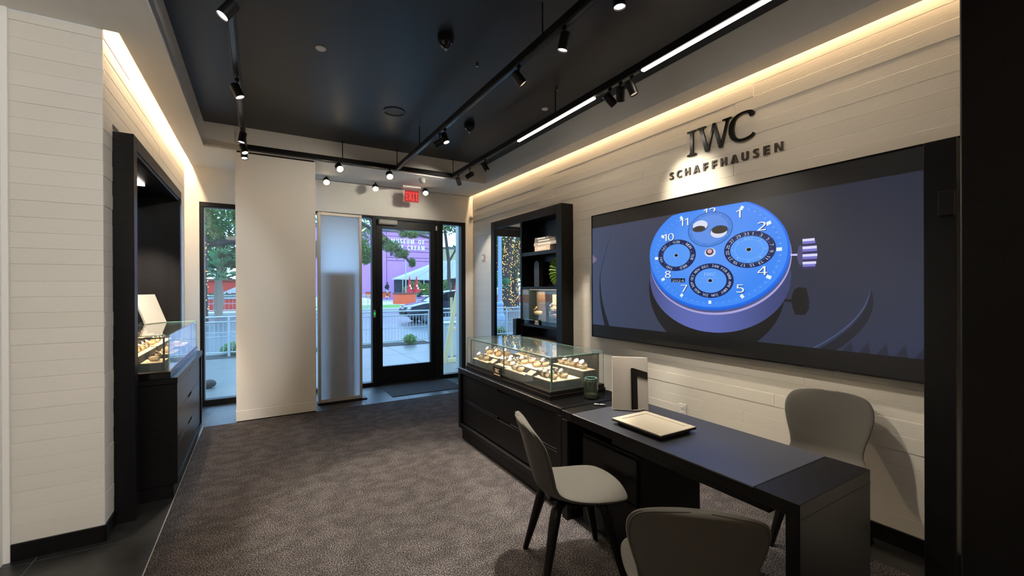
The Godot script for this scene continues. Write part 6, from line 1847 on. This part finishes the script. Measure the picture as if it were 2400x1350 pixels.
# a smooth skin round tapered bones: [a, radius a, b, radius b]
func nets(g: G, bones: Array, cell: float, lo: Vector3, hi: Vector3) -> void:
	var nx := int((hi.x - lo.x) / cell) + 2
	var ny := int((hi.y - lo.y) / cell) + 2
	var nz := int((hi.z - lo.z) / cell) + 2
	var f := PackedFloat32Array()
	f.resize(nx * ny * nz)
	f.fill(1.0)
	for b in bones:
		var a: Vector3 = b[0]
		var e: Vector3 = b[2]
		var rm: float = maxf(b[1], b[3]) + 0.08
		var c0 := ((a.min(e) - Vector3.ONE * rm - lo) / cell).floor()
		var c1 := ((a.max(e) + Vector3.ONE * rm - lo) / cell).ceil()
		var ab := e - a
		var l2 := maxf(ab.length_squared(), 1e-9)
		for x in range(maxi(0, int(c0.x)), mini(nx - 1, int(c1.x)) + 1):
			for y in range(maxi(0, int(c0.y)), mini(ny - 1, int(c1.y)) + 1):
				for z in range(maxi(0, int(c0.z)), mini(nz - 1, int(c1.z)) + 1):
					var p := lo + Vector3(x, y, z) * cell
					var t := clampf((p - a).dot(ab) / l2, 0, 1)
					var d: float = (p - a - ab * t).length() - lerpf(b[1], b[3], t)
					var k := (x * ny + y) * nz + z
					var o := f[k]
					var h := maxf(0.03 - absf(o - d), 0.0) / 0.03
					f[k] = minf(o, d) - h * h * 0.0075
	var id := {}
	var q := [0, 1]
	for x in nx - 1:
		for y in ny - 1:
			for z in nz - 1:
				var s := Vector3.ZERO
				var n := 0
				var cv := []
				for i2 in q:
					for j2 in q:
						for k2 in q:
							cv.append(f[((x + i2) * ny + y + j2) * nz + z + k2])
				var neg := 0
				for v in cv:
					neg += 1 if v < 0.0 else 0
				if neg == 0 or neg == 8:
					continue
				for e in [[0, 1], [2, 3], [4, 5], [6, 7], [0, 2], [1, 3], [4, 6], [5, 7], [0, 4], [1, 5], [2, 6], [3, 7]]:
					var va: float = cv[e[0]]
					var vb: float = cv[e[1]]
					if (va < 0.0) != (vb < 0.0):
						var t := va / (va - vb)
						var pa := Vector3(e[0] >> 2, (e[0] >> 1) & 1, e[0] & 1)
						var pb := Vector3(e[1] >> 2, (e[1] >> 1) & 1, e[1] & 1)
						s += pa.lerp(pb, t)
						n += 1
				var p := lo + (Vector3(x, y, z) + s / n) * cell
				var gr := Vector3(cv[4] + cv[5] + cv[6] + cv[7] - cv[0] - cv[1] - cv[2] - cv[3], cv[2] + cv[3] + cv[6] + cv[7] - cv[0] - cv[1] - cv[4] - cv[5], cv[1] + cv[3] + cv[5] + cv[7] - cv[0] - cv[2] - cv[4] - cv[6])
				id[(x * ny + y) * nz + z] = g.put(p, gr)
	for x in range(1, nx - 1):
		for y in range(1, ny - 1):
			for z in range(1, nz - 1):
				var v0 := f[(x * ny + y) * nz + z]
				for ax in 3:
					var dx := [1, 0, 0] if ax == 0 else ([0, 1, 0] if ax == 1 else [0, 0, 1])
					var v1 := f[((x + dx[0]) * ny + y + dx[1]) * nz + z + dx[2]]
					if (v0 < 0.0) == (v1 < 0.0):
						continue
					var u := [0, 1, 0] if ax == 0 else ([0, 0, 1] if ax == 1 else [1, 0, 0])
					var w := [0, 0, 1] if ax == 0 else ([1, 0, 0] if ax == 1 else [0, 1, 0])
					var ix := []
					for m in [[1, 1], [0, 1], [0, 0], [1, 0]]:
						ix.append(id.get(((x - m[0] * u[0] - m[1] * w[0]) * ny + y - m[0] * u[1] - m[1] * w[1]) * nz + z - m[0] * u[2] - m[1] * w[2], -1))
					if ix.has(-1):
						continue
					if v0 < 0.0:
						g.face(ix[0], ix[1], ix[2])
						g.face(ix[0], ix[2], ix[3])
					else:
						g.face(ix[0], ix[2], ix[1])
						g.face(ix[0], ix[3], ix[2])

func car() -> void:
	var o := thing("car", "dark blue car driving left along the road", "car", Vector3(8.3, -0.12, -20.6))
	# side profile from nose (-x) to tail, lofted across with tumblehome
	var prof := [Vector2(-2.3, 0.35), Vector2(-2.32, 0.62), Vector2(-2.2, 0.84), Vector2(-1.6, 0.98), Vector2(-1.05, 1.06), Vector2(1.75, 1.1), Vector2(2.2, 1.02), Vector2(2.3, 0.7), Vector2(2.25, 0.35), Vector2(1.85, 0.26), Vector2(-1.9, 0.26)]
	var lower := func(u: float, v: float) -> Vector3:
		var n := prof.size()
		var q := v * n
		var k := int(floor(q)) % n
		var p: Vector2 = prof[k].lerp(prof[(k + 1) % n], q - floor(q))
		var zz := (u - 0.5) * 2.0
		var sh := 1.0 - 0.1 * pow(absf(zz), 6.0)
		return Vector3(p.x * (1.0 - 0.035 * zz * zz), 0.62 + (p.y - 0.62) * sh, zz * 0.9)
	var g := G.new()
	g.grid(14, 44, lower, false, true)
	for s in [-1.0, 1.0]:
		var poly := []
		for p in prof:
			poly.append(Vector2(p.x * 0.965, 0.62 + (p.y - 0.62) * 0.9))
		g.prism(poly, s * 0.9 - 0.004, s * 0.9 + 0.004)
	part("body", g, M.car_paint, o)
	var cab := [Vector2(-1.1, 1.04), Vector2(-0.35, 1.48), Vector2(0.2, 1.56), Vector2(0.95, 1.53), Vector2(1.85, 1.08)]
	g = G.new()
	g.prism([cab[0], cab[4], cab[3], cab[2], cab[1]], -0.72, 0.72)
	part("windows", g, M.car_glass, o)
	g = G.new()
	g.grid(6, 12, func(u, v):
		var zz: float = (u - 0.5) * 2.0
		var t: float = v
		return Vector3(lerpf(-0.42, 1.05, t), 1.49 + 0.09 * sin(t * PI) + 0.02 - 0.04 * zz * zz, zz * 0.74), false, false)
	part("roof", g, M.car_paint, o)
	for s in [-1.0, 1.0]:
		for q in [[cab[0], cab[1]], [cab[3], cab[4]], [Vector2(0.35, 1.06), Vector2(0.3, 1.53)]]:
			part("pillar", G.new().tube([Vector3(q[0].x, q[0].y, s * 0.78), Vector3(q[1].x, q[1].y, s * 0.72)], 0.035, 6), M.car_paint, o)
		part("mirror", G.new().ball(Vector3(-0.75, 1.14, s * 0.98), Vector3(0.07, 0.07, 0.1), 10, 6), M.car_paint, o)
		part("headlamp", G.new().ball(Vector3(-2.1, 0.74, s * 0.68), Vector3(0.16, 0.06, 0.16), 10, 6), M.headlamp, o)
	part("grille", G.new().span(Vector3(-2.34, 0.42, -0.5), Vector3(-2.27, 0.66, 0.5), 0.01), M.rubber, o)
	for sx2 in [-1.42, 1.42]:
		for s in [-1.0, 1.0]:
			var w := G.new()
			w.x = Transform3D(Basis(Vector3(1, 0, 0), PI / 2), Vector3(sx2, 0.33, s * 0.82))
			w.lathe([Vector2(0.2, -0.11), Vector2(0.31, -0.11), Vector2(0.33, -0.08), Vector2(0.33, 0.08), Vector2(0.31, 0.11), Vector2(0.2, 0.11)], 28)
			var wh := part("wheel", w, M.rubber, o)
			var h := G.new()
			h.x = w.x
			h.lathe([Vector2(0.0, -0.1), Vector2(0.2, -0.09), Vector2(0.2, 0.09), Vector2(0.0, 0.1)], 20)
			part("hub", h, M.roof_dark, wh)
			part("wheel_arch", G.new().tube([Vector3(sx2 - 0.4, 0.33, s * 0.9), Vector3(sx2 - 0.28, 0.61, s * 0.9), Vector3(sx2, 0.73, s * 0.9), Vector3(sx2 + 0.28, 0.61, s * 0.9), Vector3(sx2 + 0.4, 0.33, s * 0.9)], 0.04, 6), M.rubber, o)
